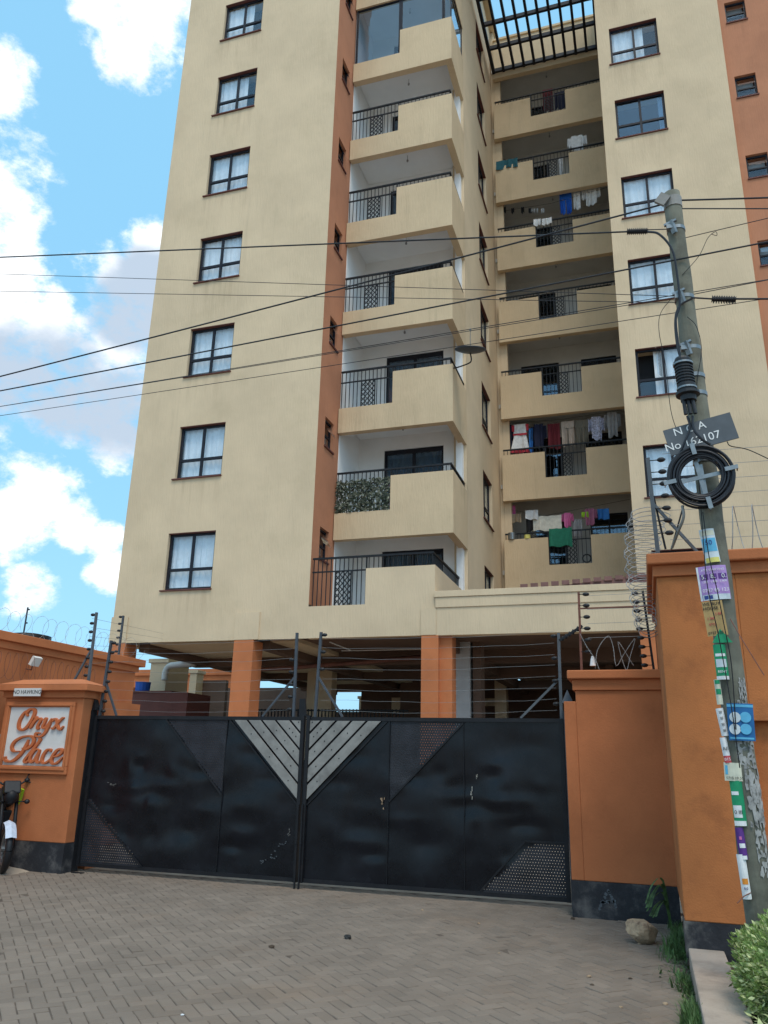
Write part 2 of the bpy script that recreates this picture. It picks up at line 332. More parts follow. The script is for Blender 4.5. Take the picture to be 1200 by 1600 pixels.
def copy_tree(o, parent=None, loc=None, rz=None):
    c = o.copy(); col.objects.link(c); c.parent = parent
    if loc is not None: c.location = loc
    if rz is not None: c.rotation_euler = (0, 0, rz)
    for ch in list(o.children): copy_tree(ch, c)
    return c
def crom(pts, k=6, closed=False):                # Catmull-Rom
    P = [Vector(p) for p in pts]; n = len(P); out = []
    for i in range(n if closed else n-1):
        p0 = P[(i-1) % n] if (closed or i > 0) else P[0]*2-P[1]; p1 = P[i]; p2 = P[(i+1) % n]
        p3 = P[(i+2) % n] if (closed or i+2 < n) else P[-1]*2-P[-2]
        for j in range(k):
            t = j/k; out.append(0.5*((2*p1)+(p2-p0)*t+(2*p0-5*p1+4*p2-p3)*t*t+(3*p1-p0-3*p2+p3)*t**3))
    out.append(P[0].copy() if closed else P[-1]); return out
def text(name, body, size, mat, parent, loc, rot=(math.pi/2,0,0), extrude=0.001, shear=0.0, align='CENTER', sx=1.0):
    cu = bpy.data.curves.new(name, 'FONT'); cu.body = body; cu.size = size; cu.extrude = extrude; cu.shear = shear; cu.align_x = align; cu.align_y = 'CENTER'
    cu.resolution_u = 3
    t = bpy.data.objects.new(name, cu); col.objects.link(t)
    bpy.context.view_layer.update()
    me = bpy.data.meshes.new_from_object(t); bpy.data.objects.remove(t); me.materials.clear(); me.materials.append(MATS[mat])
    o = bpy.data.objects.new(name, me); col.objects.link(o); o.rotation_euler = rot; o.scale = (sx, 1, 1)
    o.parent = parent; o.location = Vector(loc) - (WLOC[parent.name] if parent else Vector((0,0,0))); return o

# ================================================================== GROUND
g = MB(); g.quad((-900,-900,-0.03),(900,-900,-0.03),(900,900,-0.03),(-900,900,-0.03))
tag(g.build('ground', 'earth'), kind='structure')
root = empty('paving', (-4, 7, -0.02), kind='structure')
g = MB(); g.box(-14, 0.20, 0, 10.95, -0.028, -0.003); g.build('joint_sand', 'joint', root)
# herringbone blocks 200 x 100
BL, BWd, GAP = 0.2, 0.1, 0.006
def paver_mesh():
    mb = MB(); a, b, h, c = (BL-GAP)/2, (BWd-GAP)/2, 0.002, 0.005
    lo = [(-a,-b),(a,-b),(a,b),(-a,b)]; hi = [(-a+c,-b+c),(a-c,-b+c),(a-c,b-c),(-a+c,b-c)]
    mb.v = [(x,y,-0.02) for x,y in lo] + [(x,y,-0.003) for x,y in lo] + [(x,y,h) for x,y in hi]
    for i in range(4):
        j = (i+1) % 4; mb.f += [(i,j,4+j,4+i),(4+i,4+j,8+j,8+i)]
    mb.f.append((8,9,10,11)); mb.mi = [0]*len(mb.f); return mb
spots = []
n = BWd
C45 = math.sqrt(0.5); PCX, PCY = -6.9, 5.5
for i in range(-110, 111):
    for j in range(-110, 111):
        # herringbone lattice laid at 45 degrees to the gate
        k = (i - j) % 4
        if k == 0: lx, ly, ro = i*n+n, j*n+n/2, 0
        elif k == 3: lx, ly, ro = i*n+n/2, j*n+n, 1
        else: continue
        cx, cy = PCX + (lx-ly)*C45, PCY + (lx+ly)*C45
        e = 0.107
        if cx-e < -14 or cx+e > 0.22 or cy-e < 0 or cy+e > 10.97: continue
        spots.append((cx, cy, ro + 0.5))
def inview(x, y):
    p = Vector((x, y, 0)) - EYE; w = p.dot(_f)
    if w < 0.5: return False
    u = 600 + FPX*p.dot(R_)/w; v = 800 - FPX*p.dot(U_)/w
    return 5 < u < 1195 and v < 1597
near = sorted([s for s in spots if inview(s[0], s[1])], key=lambda s: (s[0]**2 + s[1]**2))[:298]
nearset = set(near); proto = None; pm = paver_mesh()
rs = random.Random(3)
def jit(): return rs.gauss(0, 0.0018), rs.gauss(0, 0.007), rs.gauss(0, 0.006), rs.gauss(0, 0.008)
for (x, y, ro) in near:
    dz, a1, a2, a3 = jit()
    if proto is None: o = proto = pm.build('paver', 'paver', None, (0,0,0))
    else: o = proto.copy(); col.objects.link(o)
    o.parent = root; o.location = Vector((x, y, dz)) - WLOC['paving']; o.rotation_euler = (a1, a2, a3 + ro*math.pi/2)
mb = MB(); rn = []
base = [Vector(v) for v in pm.v]
for s in spots:
    if s in nearset: continue
    x, y, ro = s; dz, a1, a2, a3 = jit(); b0 = len(mb.v); c, sn = math.cos(a3+ro*math.pi/2), math.sin(a3+ro*math.pi/2)
    for v in base: mb.v.append((x + v.x*c - v.y*sn, y + v.x*sn + v.y*c, v.z + dz + (a1*v.y + a2*v.x if v.z > 0 else 0)))
    mb.f += [tuple(b0+i for i in f) for f in pm.f]; rn += [rs.random()]*len(pm.f)
mb.mi = [0]*len(mb.f)
o = tag(mb.build('paver_field', 'paver', root), kind='stuff')
at_ = o.data.attributes.new('rnd', 'FLOAT', 'FACE'); at_.data.foreach_set('value', rn)
# forecourt behind the gate
g = MB(); g.box(-30, 6, 10.95, 45, -0.028, -0.004); tag(g.build('courtyard_floor', 'earth'), kind='structure')

# ================================================================== BUILDING
YF, YB, YK, YR = 17.03, 18.34, 25.2, 21.5
XL, XW, XBAY, XK, XR0, XR1 = -12.82, -7.41, -4.20, -4.06, 0.05, 3.82
TOP = 30.2
FFL = lambda k: 4.73 + 3.0*k
B = empty('apartment_building', (-5, 20, 0), 'tall cream and orange apartment block with stacked corner balconies behind the black gate', 'building')
def wall_holes(mb, u0, u1, z0, z1, holes, depth, fn):
    us = sorted({u0, u1, *[h[0] for h in holes], *[h[1] for h in holes]}); zs = sorted({z0, z1, *[h[2] for h in holes], *[h[3] for h in holes]})
    for a, b in zip(us, us[1:]):
        for c, d in zip(zs, zs[1:]):
            if any(h[0] <= a and b <= h[1] and h[2] <= c and d <= h[3] for h in holes): continue
            mb.quad(fn(a,c,0), fn(b,c,0), fn(b,d,0), fn(a,d,0))
    for a, b, c, d in holes:
        for p, q in (((a,c),(b,c)),((b,c),(b,d)),((b,d),(a,d)),((a,d),(a,c))):
            mb.quad(fn(*p,0), fn(*q,0), fn(*q,depth), fn(*p,depth))
front = lambda Y: (lambda u, z, d: (u, Y+d, z))
side = lambda X: (lambda u, z, d: (X-d, u, z))
SILL, HEAD = 0.90, 2.40
KS = range(0, 8)
# ---- window prototypes (local: x along wall, y into wall, z up, origin at lower left of the opening)
def ripple(mb, x0, x1, z0, z1, y, amp, n, seed):
    r = random.Random(seed); ph = r.uniform(0, 6); xs = [x0+(x1-x0)*i/n for i in range(n+1)]
    ys = [y + amp*math.sin(ph + i*1.9 + 0.8*math.sin(i*0.7)) for i in range(n+1)]
    for i in range(n): mb.quad((xs[i],ys[i],z0),(xs[i+1],ys[i+1],z0),(xs[i+1],ys[i+1],z1),(xs[i],ys[i],z1))
def make_window(w, h, style, seed, parent):
    """frame with 4 panes, curtain, sill"""
    mb = MB(); t = 0.07; y0, y1 = 0.10, 0.16; tz = h*0.36; cx = w/2
    mb.box(0, t, y0, y1, 0, h).box(w-t, w, y0, y1, 0, h).box(t, w-t, y0, y1, 0, t).box(t, w-t, y0, y1, h-t, h)
    mb.box(cx-0.035, cx+0.035, y0+0.004, y1-0.003, t, h-t).box(t, cx-0.035, y0-0.004, y1-0.005, tz-0.035, tz+0.035).box(cx+0.035, w-t, y0-0.004, y1-0.005, tz-0.035, tz+0.035)
    if style == 'open':
        pass
    wn = raw(mb, 'window', 'frame', parent)
    def pane(a, b, c, d):
        p = MB(); p.box(a, b, 0.125, 0.131, c, d); raw(p, 'pane', 'glass_blue' if style == 'bare' else 'glass', wn)
    for (a, b) in ((t, cx-0.035), (cx+0.035, w-t)):
        if style == 'open' and a == t:
            p = MB(); p.prism([(cx-0.06,tz+0.05),(cx-0.20,tz+0.03),(cx-0.20,h-t-0.02),(cx-0.06,h-t)], lambda u,z,d: (u, 0.12-(cx-0.06-u)*2.2+d, z), 0, 0.006); raw(p, 'pane', 'glass', wn)
        else: pane(a, b, tz+0.035, h-t)
        pane(a, b, t, tz-0.035)
    s = MB(); s.box(-0.07, w+0.02, -0.05, 0.16, -0.034, -0.002); raw(s, 'sill', 'sill', wn)
    s = MB(); s.box(0.002, w-0.002, 0.004, 0.10, h-0.018, h-0.003); raw(s, 'lintel_edge', 'sill', wn)
    c = MB(); r = random.Random(seed)
    if style in ('full', 'bright'): ripple(c, 0.03, w-0.03, 0.02, h-0.02, 0.24, 0.018, 26, seed)
    elif style == 'part': ripple(c, 0.03, w*0.70, 0.02, h-0.02, 0.24, 0.02, 18, seed)
    elif style == 'open': ripple(c, w*0.33, w-0.03, 0.02, h-0.02, 0.24, 0.02, 16, seed)
    elif style == 'bare': ripple(c, w-0.20, w-0.03, 0.02, h-0.02, 0.24, 0.02, 5, seed)
    raw(c, 'curtain', 'curtain', wn)
    d = MB(); d.box(-0.02, w+0.02, 0.5, 0.52, -0.05, h+0.05); raw(d, 'dark_room_sheet', 'dark_in', wn)  # near-black sheet paints the unlit room behind the window
    return wn
def make_small(w, h, parent):
    mb = MB(); t = 0.05; y0, y1 = 0.08, 0.13
    mb.box(0, t, y0, y1, 0, h).box(w-t, w, y0, y1, 0, h).box(t, w-t, y0, y1, 0, t).box(t, w-t, y0, y1, h-t, h).box(t, w-t, y0-0.003, y1-0.004, h*0.42, h*0.42+0.05)
    wn = raw(mb, 'bathroom_window', 'frame', parent)
    p = MB(); p.prism([(t,h*0.47),(w-t,h*0.47),(w-t,h-t),(t,h-t)], lambda u,z,d: (u, 0.10-(h-t-z)*0.50+d, z), 0, 0.006); raw(p, 'pane', 'glass', wn)
    p = MB(); p.box(t, w-t, 0.10, 0.106, t, h*0.42); raw(p, 'pane', 'glass', wn)
    s = MB(); s.box(-0.02, w+0.02, -0.04, 0.13, -0.045, -0.002); raw(s, 'sill', 'sill', wn)
    c = MB(); c.box(t, w-t, 0.30, 0.31, h*0.62, h-0.02); raw(c, 'blind', 'curtain_grey', wn)
    d = MB(); d.box(-0.02, w+0.02, 0.5, 0.52, -0.05, h+0.05); raw(d, 'dark_room_sheet', 'dark_in', wn)
    return wn
def place(wn, X, Y, z, rz=0.0):
    wn.parent = B; wn.location = Vector((X, Y, z)) - WLOC[B.name]; wn.rotation_euler = (0, 0, rz)
WINW, WINH = 1.38, 1.50
# left wing
holes = [(-11.45, -11.45+WINW, FFL(k)+SILL, FFL(k)+SILL+WINH) for k in KS]
mb = MB(); wall_holes(mb, XL, XW, 4.32, TOP, holes, 0.5, front(YF)); mb.build('front_wall', 'beige_front', B)
sty = {0:'full',1:'full',2:'full',3:'full',4:'full',5:'part',6:'part',7:'full'}
pr = {}
for k in KS:
    key = (sty[k], k)
    place(make_window(WINW, WINH, sty[k], 10+k, None), -11.45, YF, FFL(k)+SILL)
# orange return wall
holes = [(17.50, 18.10, FFL(k)+1.65, FFL(k)+2.46) for k in KS]
mb = MB(); wall_holes(mb, YF, 18.50, FFL(0)+0.4, TOP, holes, 0.5, side(XW)); mb.build('return_wall', 'orange_tower', B)
sm = make_small(0.60, 0.81, None)
for k in KS:
    w_ = sm if k == 0 else copy_tree(sm)
    place(w_, XW, 17.50, FFL(k)+1.65, math.pi/2)
# unseen core box added in the left wing to block light, with side wall
mb = MB(); mb.box(XL+0.003, XW-0.53, YF+0.53, 32, 4.35, TOP-0.2); mb.box(XL, XL+0.25, YF+0.001, 32, 4.33, TOP-0.01); mb.build('left_wing_side_light_block', 'beige', B)
# bay: white recess back walls, slabs, balconies
DOOR = (-6.63, -4.88)
mb = MB(); holes = [(DOOR[0], DOOR[1], FFL(k)+0.02, FFL(k)+2.42) for k in KS]
wall_holes(mb, XW-0.3, XBAY-0.26, FFL(0)-0.3, TOP, holes, 0.3, front(20.1)); mb.build('recess_back_wall', 'white_wall', B)
mb = MB(); mb.box(XW-0.02, XW+0.012, 18.50, 20.1, FFL(0)-0.3, TOP-0.01); mb.build('recess_side_wall', 'white_wall', B)
def make_door():
    w, h = DOOR[1]-DOOR[0], 2.40; t = 0.06; mb = MB()
    mb.box(0,t,0.05,0.12,0,h).box(w-t,w,0.05,0.12,0,h).box(t,w-t,0.05,0.12,h-0.12,h).box(t,w-t,0.05,0.12,0,t).box(w/2-0.04,w/2+0.04,0.045,0.115,t,h-0.12)
    d = raw(mb, 'sliding_door', 'frame', None)
    for a, b in ((t, w/2-0.04), (w/2+0.04, w-t)):
        p = MB(); p.box(a, b, 0.08, 0.086, t, h-0.12); raw(p, 'pane', 'glass_blue', d)
    c = MB(); ripple(c, 0.05, w-0.05, 0.02, h-0.1, 0.2, 0.025, 30, 5); raw(c, 'curtain', 'curtain_grey', d)
    c = MB(); c.box(-0.02, w+0.02, 0.32, 0.34, 0, h); raw(c, 'dark_room_sheet', 'dark_in', d); return d
dr = make_door()
for k in KS:
    d_ = dr if k == 0 else copy_tree(dr)
    place(d_, DOOR[0], 20.1, FFL(k)+0.02)
def railing(mb, a, b, zb, zt, step=0.11, r=0.011, top=True):
    a, b = Vector((*a, 0)), Vector((*b, 0)); L_ = (b-a).length; n_ = max(1, int(L_/step)); d = (b-a)/L_
    for i in range(n_+1):
        p = a + d*(L_*i/n_); mb.bar((p.x,p.y,zb), (p.x,p.y,zt-0.02), 0.018, 0.018)
    if top: mb.bar((a.x,a.y,zt), (b.x,b.y,zt), 0.05, 0.045)
def lattice(mb, x0, x1, y, z0, z1):
    mb.box(x0, x0+0.025, y-0.015, y+0.015, z0, z1).box(x1-0.025, x1, y-0.015, y+0.015, z0, z1)
    w = x1-x0; s = 0.115; kx = 0.85
    for sg in (1, -1):
        c = -4.0
        while c < 4.0:
            # line: z = z0 + c + sg*(x-x0)/kx
            pts = []
            for t in (0.0, 1.0):
                pts.append((x0+t*w, z0 + c + sg*t*w/kx))
            (xa, za), (xb, zb) = pts
            lo, hi = z0, z1
            ta, tb = 0.0, 1.0; dz = zb-za
            t1, t2 = sorted(((lo-za)/dz, (hi-za)/dz)); ta, tb = max(ta, t1), min(tb, t2)
            if tb - ta > 0.05: mb.bar((xa+(xb-xa)*ta, y+sg*0.006, za+dz*ta), (xa+(xb-xa)*tb, y+sg*0.006, za+dz*tb), 0.012, 0.022)
            c += s*1.25
def bulb(k, x, y, parent, z):
    mb = MB(); mb.tube([(x,y,z),(x,y,z-0.16)], 0.008, 5); mb.ell((x,y,z-0.2),(0.035,0.035,0.05),7,5)
    mb.build('lamp_bulb', 'c_grey', parent)
for k in KS:
    f = FFL(k); yb = YB if k else YF; xr = XBAY if k else -4.33; xm = -5.86 if k else -6.0
    if k == 0: z0 = 4.322; bt = 5.075; pt = 5.93; rt = 6.24; xl = XW
    else: z0 = f-0.68; bt = f+0.04; pt = f+0.97; rt = f+1.17; xl = XW+0.004
    mb = MB()
    if k: mb.box(xl+0.02, xr, yb, yb+0.2, z0, bt); mb.box(xr-0.2, xr, yb+0.2, 20.05, z0, bt)
    else: mb.box(xl, xr, yb, yb+0.2, z0, bt); mb.box(xr-0.2, xr, yb+0.2, 20.05, z0, bt)
    mb.box(xm, xr-0.001, yb+0.0015, yb+0.15, bt, pt); mb.box(xr-0.15, xr-0.001, yb+0.15, 20.05, bt, pt)
    bal = mb.build('balcony', 'beige_band' if k else 'beige', B)
    mb = MB(); mb.box(xl+0.02, xr-0.2, yb+0.2, 20.1, f-0.17, f-0.02); mb.build('floor_slab', 'white_wall' if k else 'soffit', bal)
    mb = MB()
    if k < 6:
        yr = yb+0.075
        railing(mb, (xl+0.06, yr), (xm-0.02, yr), bt, rt, top=False); railing(mb, (xm+0.05, yr), (xr-0.08, yr), pt, rt, top=False); railing(mb, (xr-0.075, yr+0.1), (xr-0.075, 20.0), pt, rt, top=False)
        mb.bar((xl+0.03, yr, rt), (xr-0.05, yr, rt), 0.05, 0.045); mb.bar((xr-0.075, yr+0.03, rt-0.002), (xr-0.075, 20.0, rt-0.002), 0.05, 0.045)
        mb.bar((xl+0.03, yr, rt-0.33), (xm, yr, rt-0.33), 0.035, 0.03); mb.bar((xm-0.01, yr, pt), (xm-0.01, yr, rt), 0.03, 0.03)
        mb.build('railing', 'black_metal', bal)
        mb = MB(); lattice(mb, xl+0.62, xl+1.03, yr, bt+0.01, rt-0.345); mb.build('lattice_panel', 'black_metal', bal)
    bulb(k, (xl+xr)/2, 19.2, bal, f+3-0.17)
# pale column at the back corner of each balcony opening
mb = MB(); mb.box(XBAY-0.26, XBAY-0.09, 19.82, 20.09, 5.0, TOP-0.02); mb.build('corner_column', 'white_wall', B)
mb = MB(); mb.box(XBAY-0.36, XBAY+0.001, 20.02, 20.30, 4.9, TOP-0.03); mb.build('side_wall_end', 'beige', B)
# bay side wall facing right
holes = [(22.38, 23.90, FFL(k)+0.92, FFL(k)+2.46) for k in KS]
mb = MB(); wall_holes(mb, 20.05, 26.2, 4.5, TOP+0.6, holes, 0.5, side(XBAY+0.004)); mb.build('side_wall', 'beige', B)
sw = make_window(1.52, 1.54, 'full', 44, None)
for k in KS:
    w_ = sw if k == 0 else copy_tree(sw)
    place(w_, XBAY+0.004, 22.38, FFL(k)+0.92, math.pi/2)
mb = MB(); mb.box(XW-0.2, XBAY-0.52, 20.65, 32, 4.6, TOP-0.1); mb.build('bay_light_block', 'beige', B)  # unseen box filling the bay, added to block light
# glazed-in top balcony (plastic sheet and dark frames)
f = FFL(6); enc = empty('balcony_enclosure', (-5.8, YB, f)); enc.parent = B; enc.location = Vector((-5.8, YB, f)) - WLOC[B.name]; WLOC[enc.name] = Vector((-5.8, YB, f))
mb = MB(); y_ = YB+0.06
def fr(mb, x0, x1, z0, z1, y, t=0.06):
    mb.box(x0, x0+t, y, y+0.05, z0, z1).box(x1-t, x1, y, y+0.05, z0, z1).box(x0+t, x1-t, y, y+0.05, z0, z0+t).box(x0+t, x1-t, y, y+0.05, z1-t, z1)
fr(mb, -7.36, -5.865, f+0.045, f+2.33, y_); fr(mb, -5.86, -4.46, f+0.975, f+2.33, y_, 0.05); fr(mb, -4.45, -4.215, f+0.975, f+2.33, y_+0.01, 0.03); mb.build('frame', 'frame', enc)
for (a, b, c, d) in ((-7.30,-5.925,f+0.105,f+2.27),(-5.81,-4.51,f+1.025,f+2.28),(-4.42,-4.245,f+1.0,f+2.3)):
    mb = MB(); nx, nz = 5, 6; r = random.Random(int(a*10)); hh = [[0.006*r.uniform(-1,1)*(1 if 0 < i < nx and 0 < j < nz else 0) for j in range(nz+1)] for i in range(nx+1)]
    for i in range(nx):
        for j in range(nz):
            P = lambda p, q: (a+(b-a)*p/nx, y_+0.02+hh[p][q], c+(d-c)*q/nz)
            mb.quad(P(i,j), P(i+1,j), P(i+1,j+1), P(i,j+1))
    mb.build('plastic_sheet', 'glass_blue', enc, smooth=True)
mb = MB(); mb.box(-4.26, -4.225, YB+0.12, 20.0, f+0.98, f+1.02).box(-4.26, -4.225, YB+0.12, 20.0, f+2.28, f+2.33).box(-4.26, -4.225, 19.95, 20.0, f+1.02, f+2.28); mb.build('side_frame', 'frame', enc)
mb = MB(); mb.box(-4.246, -4.240, YB+0.13, 19.95, f+1.02, f+2.28); mb.build('plastic_sheet', 'glass', enc)
# artificial ivy screen on the second balcony railing
mb = MB(); r = random.Random(9); f = FFL(1)
for i in range(1500):
    c = Vector((r.uniform(XW+0.05, -5.88), YB+0.02+r.uniform(-0.05,0.03), r.uniform(f+0.05, f+0.93))); s = r.uniform(0.025, 0.05); a = r.uniform(0, 6.3)
    e1 = Vector((math.cos(a), r.uniform(-.5,.5), math.sin(a)))*s; e2 = Vector((-math.sin(a), r.uniform(-.5,.5), math.cos(a)))*s*0.6
    mb.cur = 0 if r.random() < 0.72 else 1; mb.quad(c-e1, c-e2, c+e1, c+e2)
tag(mb.build('ivy_screen', ['ivy','ivy_pale'], None, (-6.6, YB, f)), 'artificial ivy leaf screen covering the balcony railing below the satellite dish', 'ivy screen')
# kitchen balconies
mb = MB(); wall_holes(mb, XK-0.2, XR0+0.3, 6.0, TOP, [(-3.55,-2.15,FFL(k)+0.02,FFL(k)+2.2) for k in range(1,8)] + [(-1.35,-0.1,FFL(k)+0.75,FFL(k)+2.2) for k in range(1,8)], 0.2, front(27.0)); mb.build('kitchen_back_wall', 'kitchen_in', B)
def make_kdoor():
    mb = MB(); w, h = 1.40, 2.18
    mb.box(0,0.05,0.04,0.10,0,h).box(w-0.05,w,0.04,0.10,0,h).box(0.05,w-0.05,0.04,0.10,h-0.05,h).box(0.66,0.72,0.04,0.10,0,h-0.05)
    for i in range(6): mb.box(0.05, w-0.05, 0.03, 0.05, 0.15+i*0.3, 0.17+i*0.3)
    d = raw(mb, 'kitchen_door', 'frame', None); p = MB(); p.box(0.05, w-0.05, 0.085, 0.09, 0.02, h-0.05); raw(p, 'pane', 'glass_blue', d)
    p = MB(); p.box(-0.02, w+0.02, 0.21, 0.22, -0.02, h+0.05); raw(p, 'dark_room_sheet', 'dark_in', d); return d
def make_kwin():
    mb = MB(); w, h = 1.25, 1.45
    mb.box(0,0.05,0.04,0.10,0,h).box(w-0.05,w,0.04,0.10,0,h).box(0.05,w-0.05,0.04,0.10,h-0.05,h).box(0.05,w-0.05,0.04,0.10,0,0.05).box(0.6,0.65,0.04,0.10,0.05,h-0.05)
    for i in range(5): mb.box(0.05, w-0.05, 0.03, 0.045, 0.2+i*0.25, 0.22+i*0.25)
    d = raw(mb, 'kitchen_window', 'frame', None); p = MB(); p.box(0.05, w-0.05, 0.085, 0.09, 0.05, h-0.05); raw(p, 'pane', 'glass_blue', d)
    p = MB(); p.box(-0.02, w+0.02, 0.21, 0.22, -0.02, h+0.02); raw(p, 'dark_room_sheet', 'dark_in', d); return d
kd, kw = make_kdoor(), make_kwin()
for k in range(1, 8):
    place(kd if k == 1 else copy_tree(kd), -3.55, 27.0, FFL(k)+0.02); place(kw if k == 1 else copy_tree(kw), -1.35, 27.0, FFL(k)+0.75)
for k in range(1, 9):
    f = FFL(k); z0, bt, pt, rt = f-0.68, f+0.04, f+0.97, f+1.17
    mb = MB(); mb.box(XK+0.002, XR0+0.15, YK, YK+0.2, z0, bt)
    if k == 8: mb.box(XK+0.001, XR0+0.15, YK+0.001, YK+0.2, bt, TOP-0.35)
    else: mb.box(XK+0.004, -2.62, YK+0.0015, YK+0.15, bt, pt); mb.box(-1.27, XR0+0.15, YK+0.0015, YK+0.15, bt, pt)
    bal = mb.build('kitchen_balcony', 'beige_band', B)
    mb = MB(); mb.box(XK-0.1, XR0+0.2, YK+0.2, 27.0, f-0.17, f-0.02); mb.build('floor_slab', 'kitchen_in', bal)
    if k < 8:
        mb = MB(); yr = YK+0.075
        railing(mb, (XK+0.06, yr), (-2.66, yr), pt, rt, 0.12, top=False); railing(mb, (-2.58, yr), (-1.30, yr), bt, rt, 0.12, top=False); railing(mb, (-1.2, yr), (XR0, yr), pt, rt, 0.12, top=False)
        mb.bar((XK+0.03, yr, rt), (XR0+0.05, yr, rt), 0.05, 0.045); mb.bar((-2.62, yr, rt-0.30), (-1.27, yr, rt-0.30), 0.035, 0.03); mb.bar((-2.61, yr, bt), (-2.61, yr, rt), 0.035, 0.035)
        mb.build('railing', 'black_metal', bal)
        mb = MB(); lattice(mb, -2.10, -1.72, yr, bt+0.01, rt-0.315); mb.build('lattice_panel', 'black_metal', bal)
        bulb(k, -2.0, 26.0, bal, f+3-0.17)
mb = MB(); mb.box(XK+0.003, XK+0.24, YK+0.25, YK+0.5, 6.2, TOP-1); mb.build('kitchen_corner_column', 'beige', B)
mb = MB(); mb.box(XK-0.13, XK-0.002, YK+0.26, 32, 4.5, TOP+0.58).box(XK, XR0+0.2, 27.5, 32, 4.6, TOP-0.3).box(XK, XR0+0.2, YK+0.22, YK+0.4, TOP-1.5, TOP); mb.build('rear_walls_light_block', 'beige', B)  # walls, plus an unseen core box added to block light
mb = MB(); mb.box(XK, XR0+0.2, YK+0.15, YK+0.45, TOP, TOP+0.10); mb.box(XBAY-0.4, XK+0.06, 18.2, 26.2, TOP+0.602, TOP+0.70); mb.build('parapet_coping', 'beige_band', B)
# pergola over the recess
pg = empty('pergola', (-2, 23, 28.3)); pg.parent = B; WLOC['pergola'] = Vector((-2, 23, 28.35)); pg.location = Vector((-2, 23, 28.35)) - WLOC[B.name]
for i in range(11):
    x = XK+0.05 + (XR0-XK-0.05)*i/10; mb = MB(); w_ = 0.12 if i in (0, 10) else 0.095; mb.box(x-w_/2, x+w_/2, 18.4, YK-0.02, 28.26, 28.42); mb.build('pergola_bar', 'frame', pg)
for y_ in (25.1, 24.0, 22.9, 21.8, 20.7, 19.6, 18.5):
    mb = MB(); mb.box(XK, XR0, y_-0.05, y_+0.05, 28.255, 28.41); mb.build('pergola_cross_bar', 'frame', pg)
# right wing
holes = [(0.45, 0.45+1.5, FFL(k)+0.88, FFL(k)+2.40) for k in KS]
mb = MB(); wall_holes(mb, XR0, XR1, 4.6, TOP, holes, 0.5, front(YR)); mb.quad((XR0,YR,4.6),(XR0,32,4.6),(XR0,32,TOP),(XR0,YR,TOP)); mb.quad((XR1,YR,4.6),(XR1,YR+0.3,4.6),(XR1,YR+0.3,TOP),(XR1,YR,TOP)); mb.build('front_wall', 'beige_front', B)
st2 = {0:'full',1:'full',2:'open',3:'bright',4:'bright',5:'bare',6:'part',7:'full'}
for k in KS: place(make_window(1.5, 1.52, st2[k], 60+k, None), 0.45, YR, FFL(k)+0.88)
holes = [(x, x+0.60, FFL(k)+1.60, FFL(k)+2.43) for k in KS for x in (4.03, 5.9)]
mb = MB(); wall_holes(mb, XR1+0.001, 9.5, 4.6, TOP, holes, 0.5, front(YR+0.12)); mb.build('front_wall', 'orange_tower', B)
for k in KS:
    for x in (4.03, 5.9): place(copy_tree(sm), x, YR+0.12, FFL(k)+1.60, 0.0)
mb = MB(); mb.box(XR0+0.01, 9.49, YR+0.65, 32, 4.62, TOP-0.1); mb.build('right_wing_light_block', 'beige', B)  # added core box, out of sight, stops light passing through
# ground-floor frame: beams, columns, canopy
mb = MB()
for (x0, x1, z1) in ((XL-0.03, -12.36, 4.985), (-9.31, -8.66, 4.985), (-4.65, -4.30, 4.93)):
    mb = MB(); mb.box(x0, x1, YF-0.03, YF-0.001, 4.325, z1); mb.build('pilaster_band', 'beige', B)
for (x0, x1) in ((XL, -12.36), (-9.30, -8.78), (-4.64, -4.25), (0.0, 0.30)):
    mb = MB(); mb.box(x0, x1, YF-0.025 if x0 < -1 else YF+0.0, YF+0.5, 0, 4.318); mb.build('column', 'orange', B, bevel=0.012)
mb = MB(); mb.box(-4.25, -3.97, YF+0.12, YF+0.5, 0, 4.317); mb.build('column', 'orange', B)
mb = MB(); mb.box(-4.30, 9.0, YF-0.02, YF+0.25, 4.31, 5.16); mb.box(-4.335, 9.0, YF-0.07, YF+0.25, 5.162, 5.30); mb.box(-4.315, 9.0, YF-0.045, YF-0.021, 4.93, 5.158); mb.build('canopy_fascia', 'beige', B, bevel=0.006)
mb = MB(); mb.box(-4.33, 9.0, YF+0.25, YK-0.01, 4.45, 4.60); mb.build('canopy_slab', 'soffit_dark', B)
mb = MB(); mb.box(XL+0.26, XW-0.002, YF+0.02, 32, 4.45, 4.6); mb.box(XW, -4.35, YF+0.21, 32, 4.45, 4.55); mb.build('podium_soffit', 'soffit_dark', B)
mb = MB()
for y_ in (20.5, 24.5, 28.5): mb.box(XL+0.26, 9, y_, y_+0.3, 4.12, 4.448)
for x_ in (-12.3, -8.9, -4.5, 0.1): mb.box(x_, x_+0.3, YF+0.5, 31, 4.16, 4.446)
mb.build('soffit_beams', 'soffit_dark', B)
for (x, y_, m_, w_) in ((-10.35,24.0,'beige',0.85),(-4.42,19.0,'grey_col',0.46),(-3.9,19.06,'soffit_dark',0.2),(-8.4,28,'soffit_dark',1.1),(-1.2,26,'soffit_dark',0.9),(-5.0,28.2,'beige',0.4),(-0.4,24,'soffit_dark',0.6)):
    mb = MB(); mb.box(x, x+w_, y_, y_+0.45, 0, 4.446); mb.build('inner_column', m_, B)
mb = MB(); mb.tube([(-10.5,20.1,4.35),(-10.2,20.3,4.0),(-9.4,20.3,4.02),(-4.6,20.3,4.32)], 0.06, 8); mb.build('drain_pipe', 'rust', B, smooth=True)
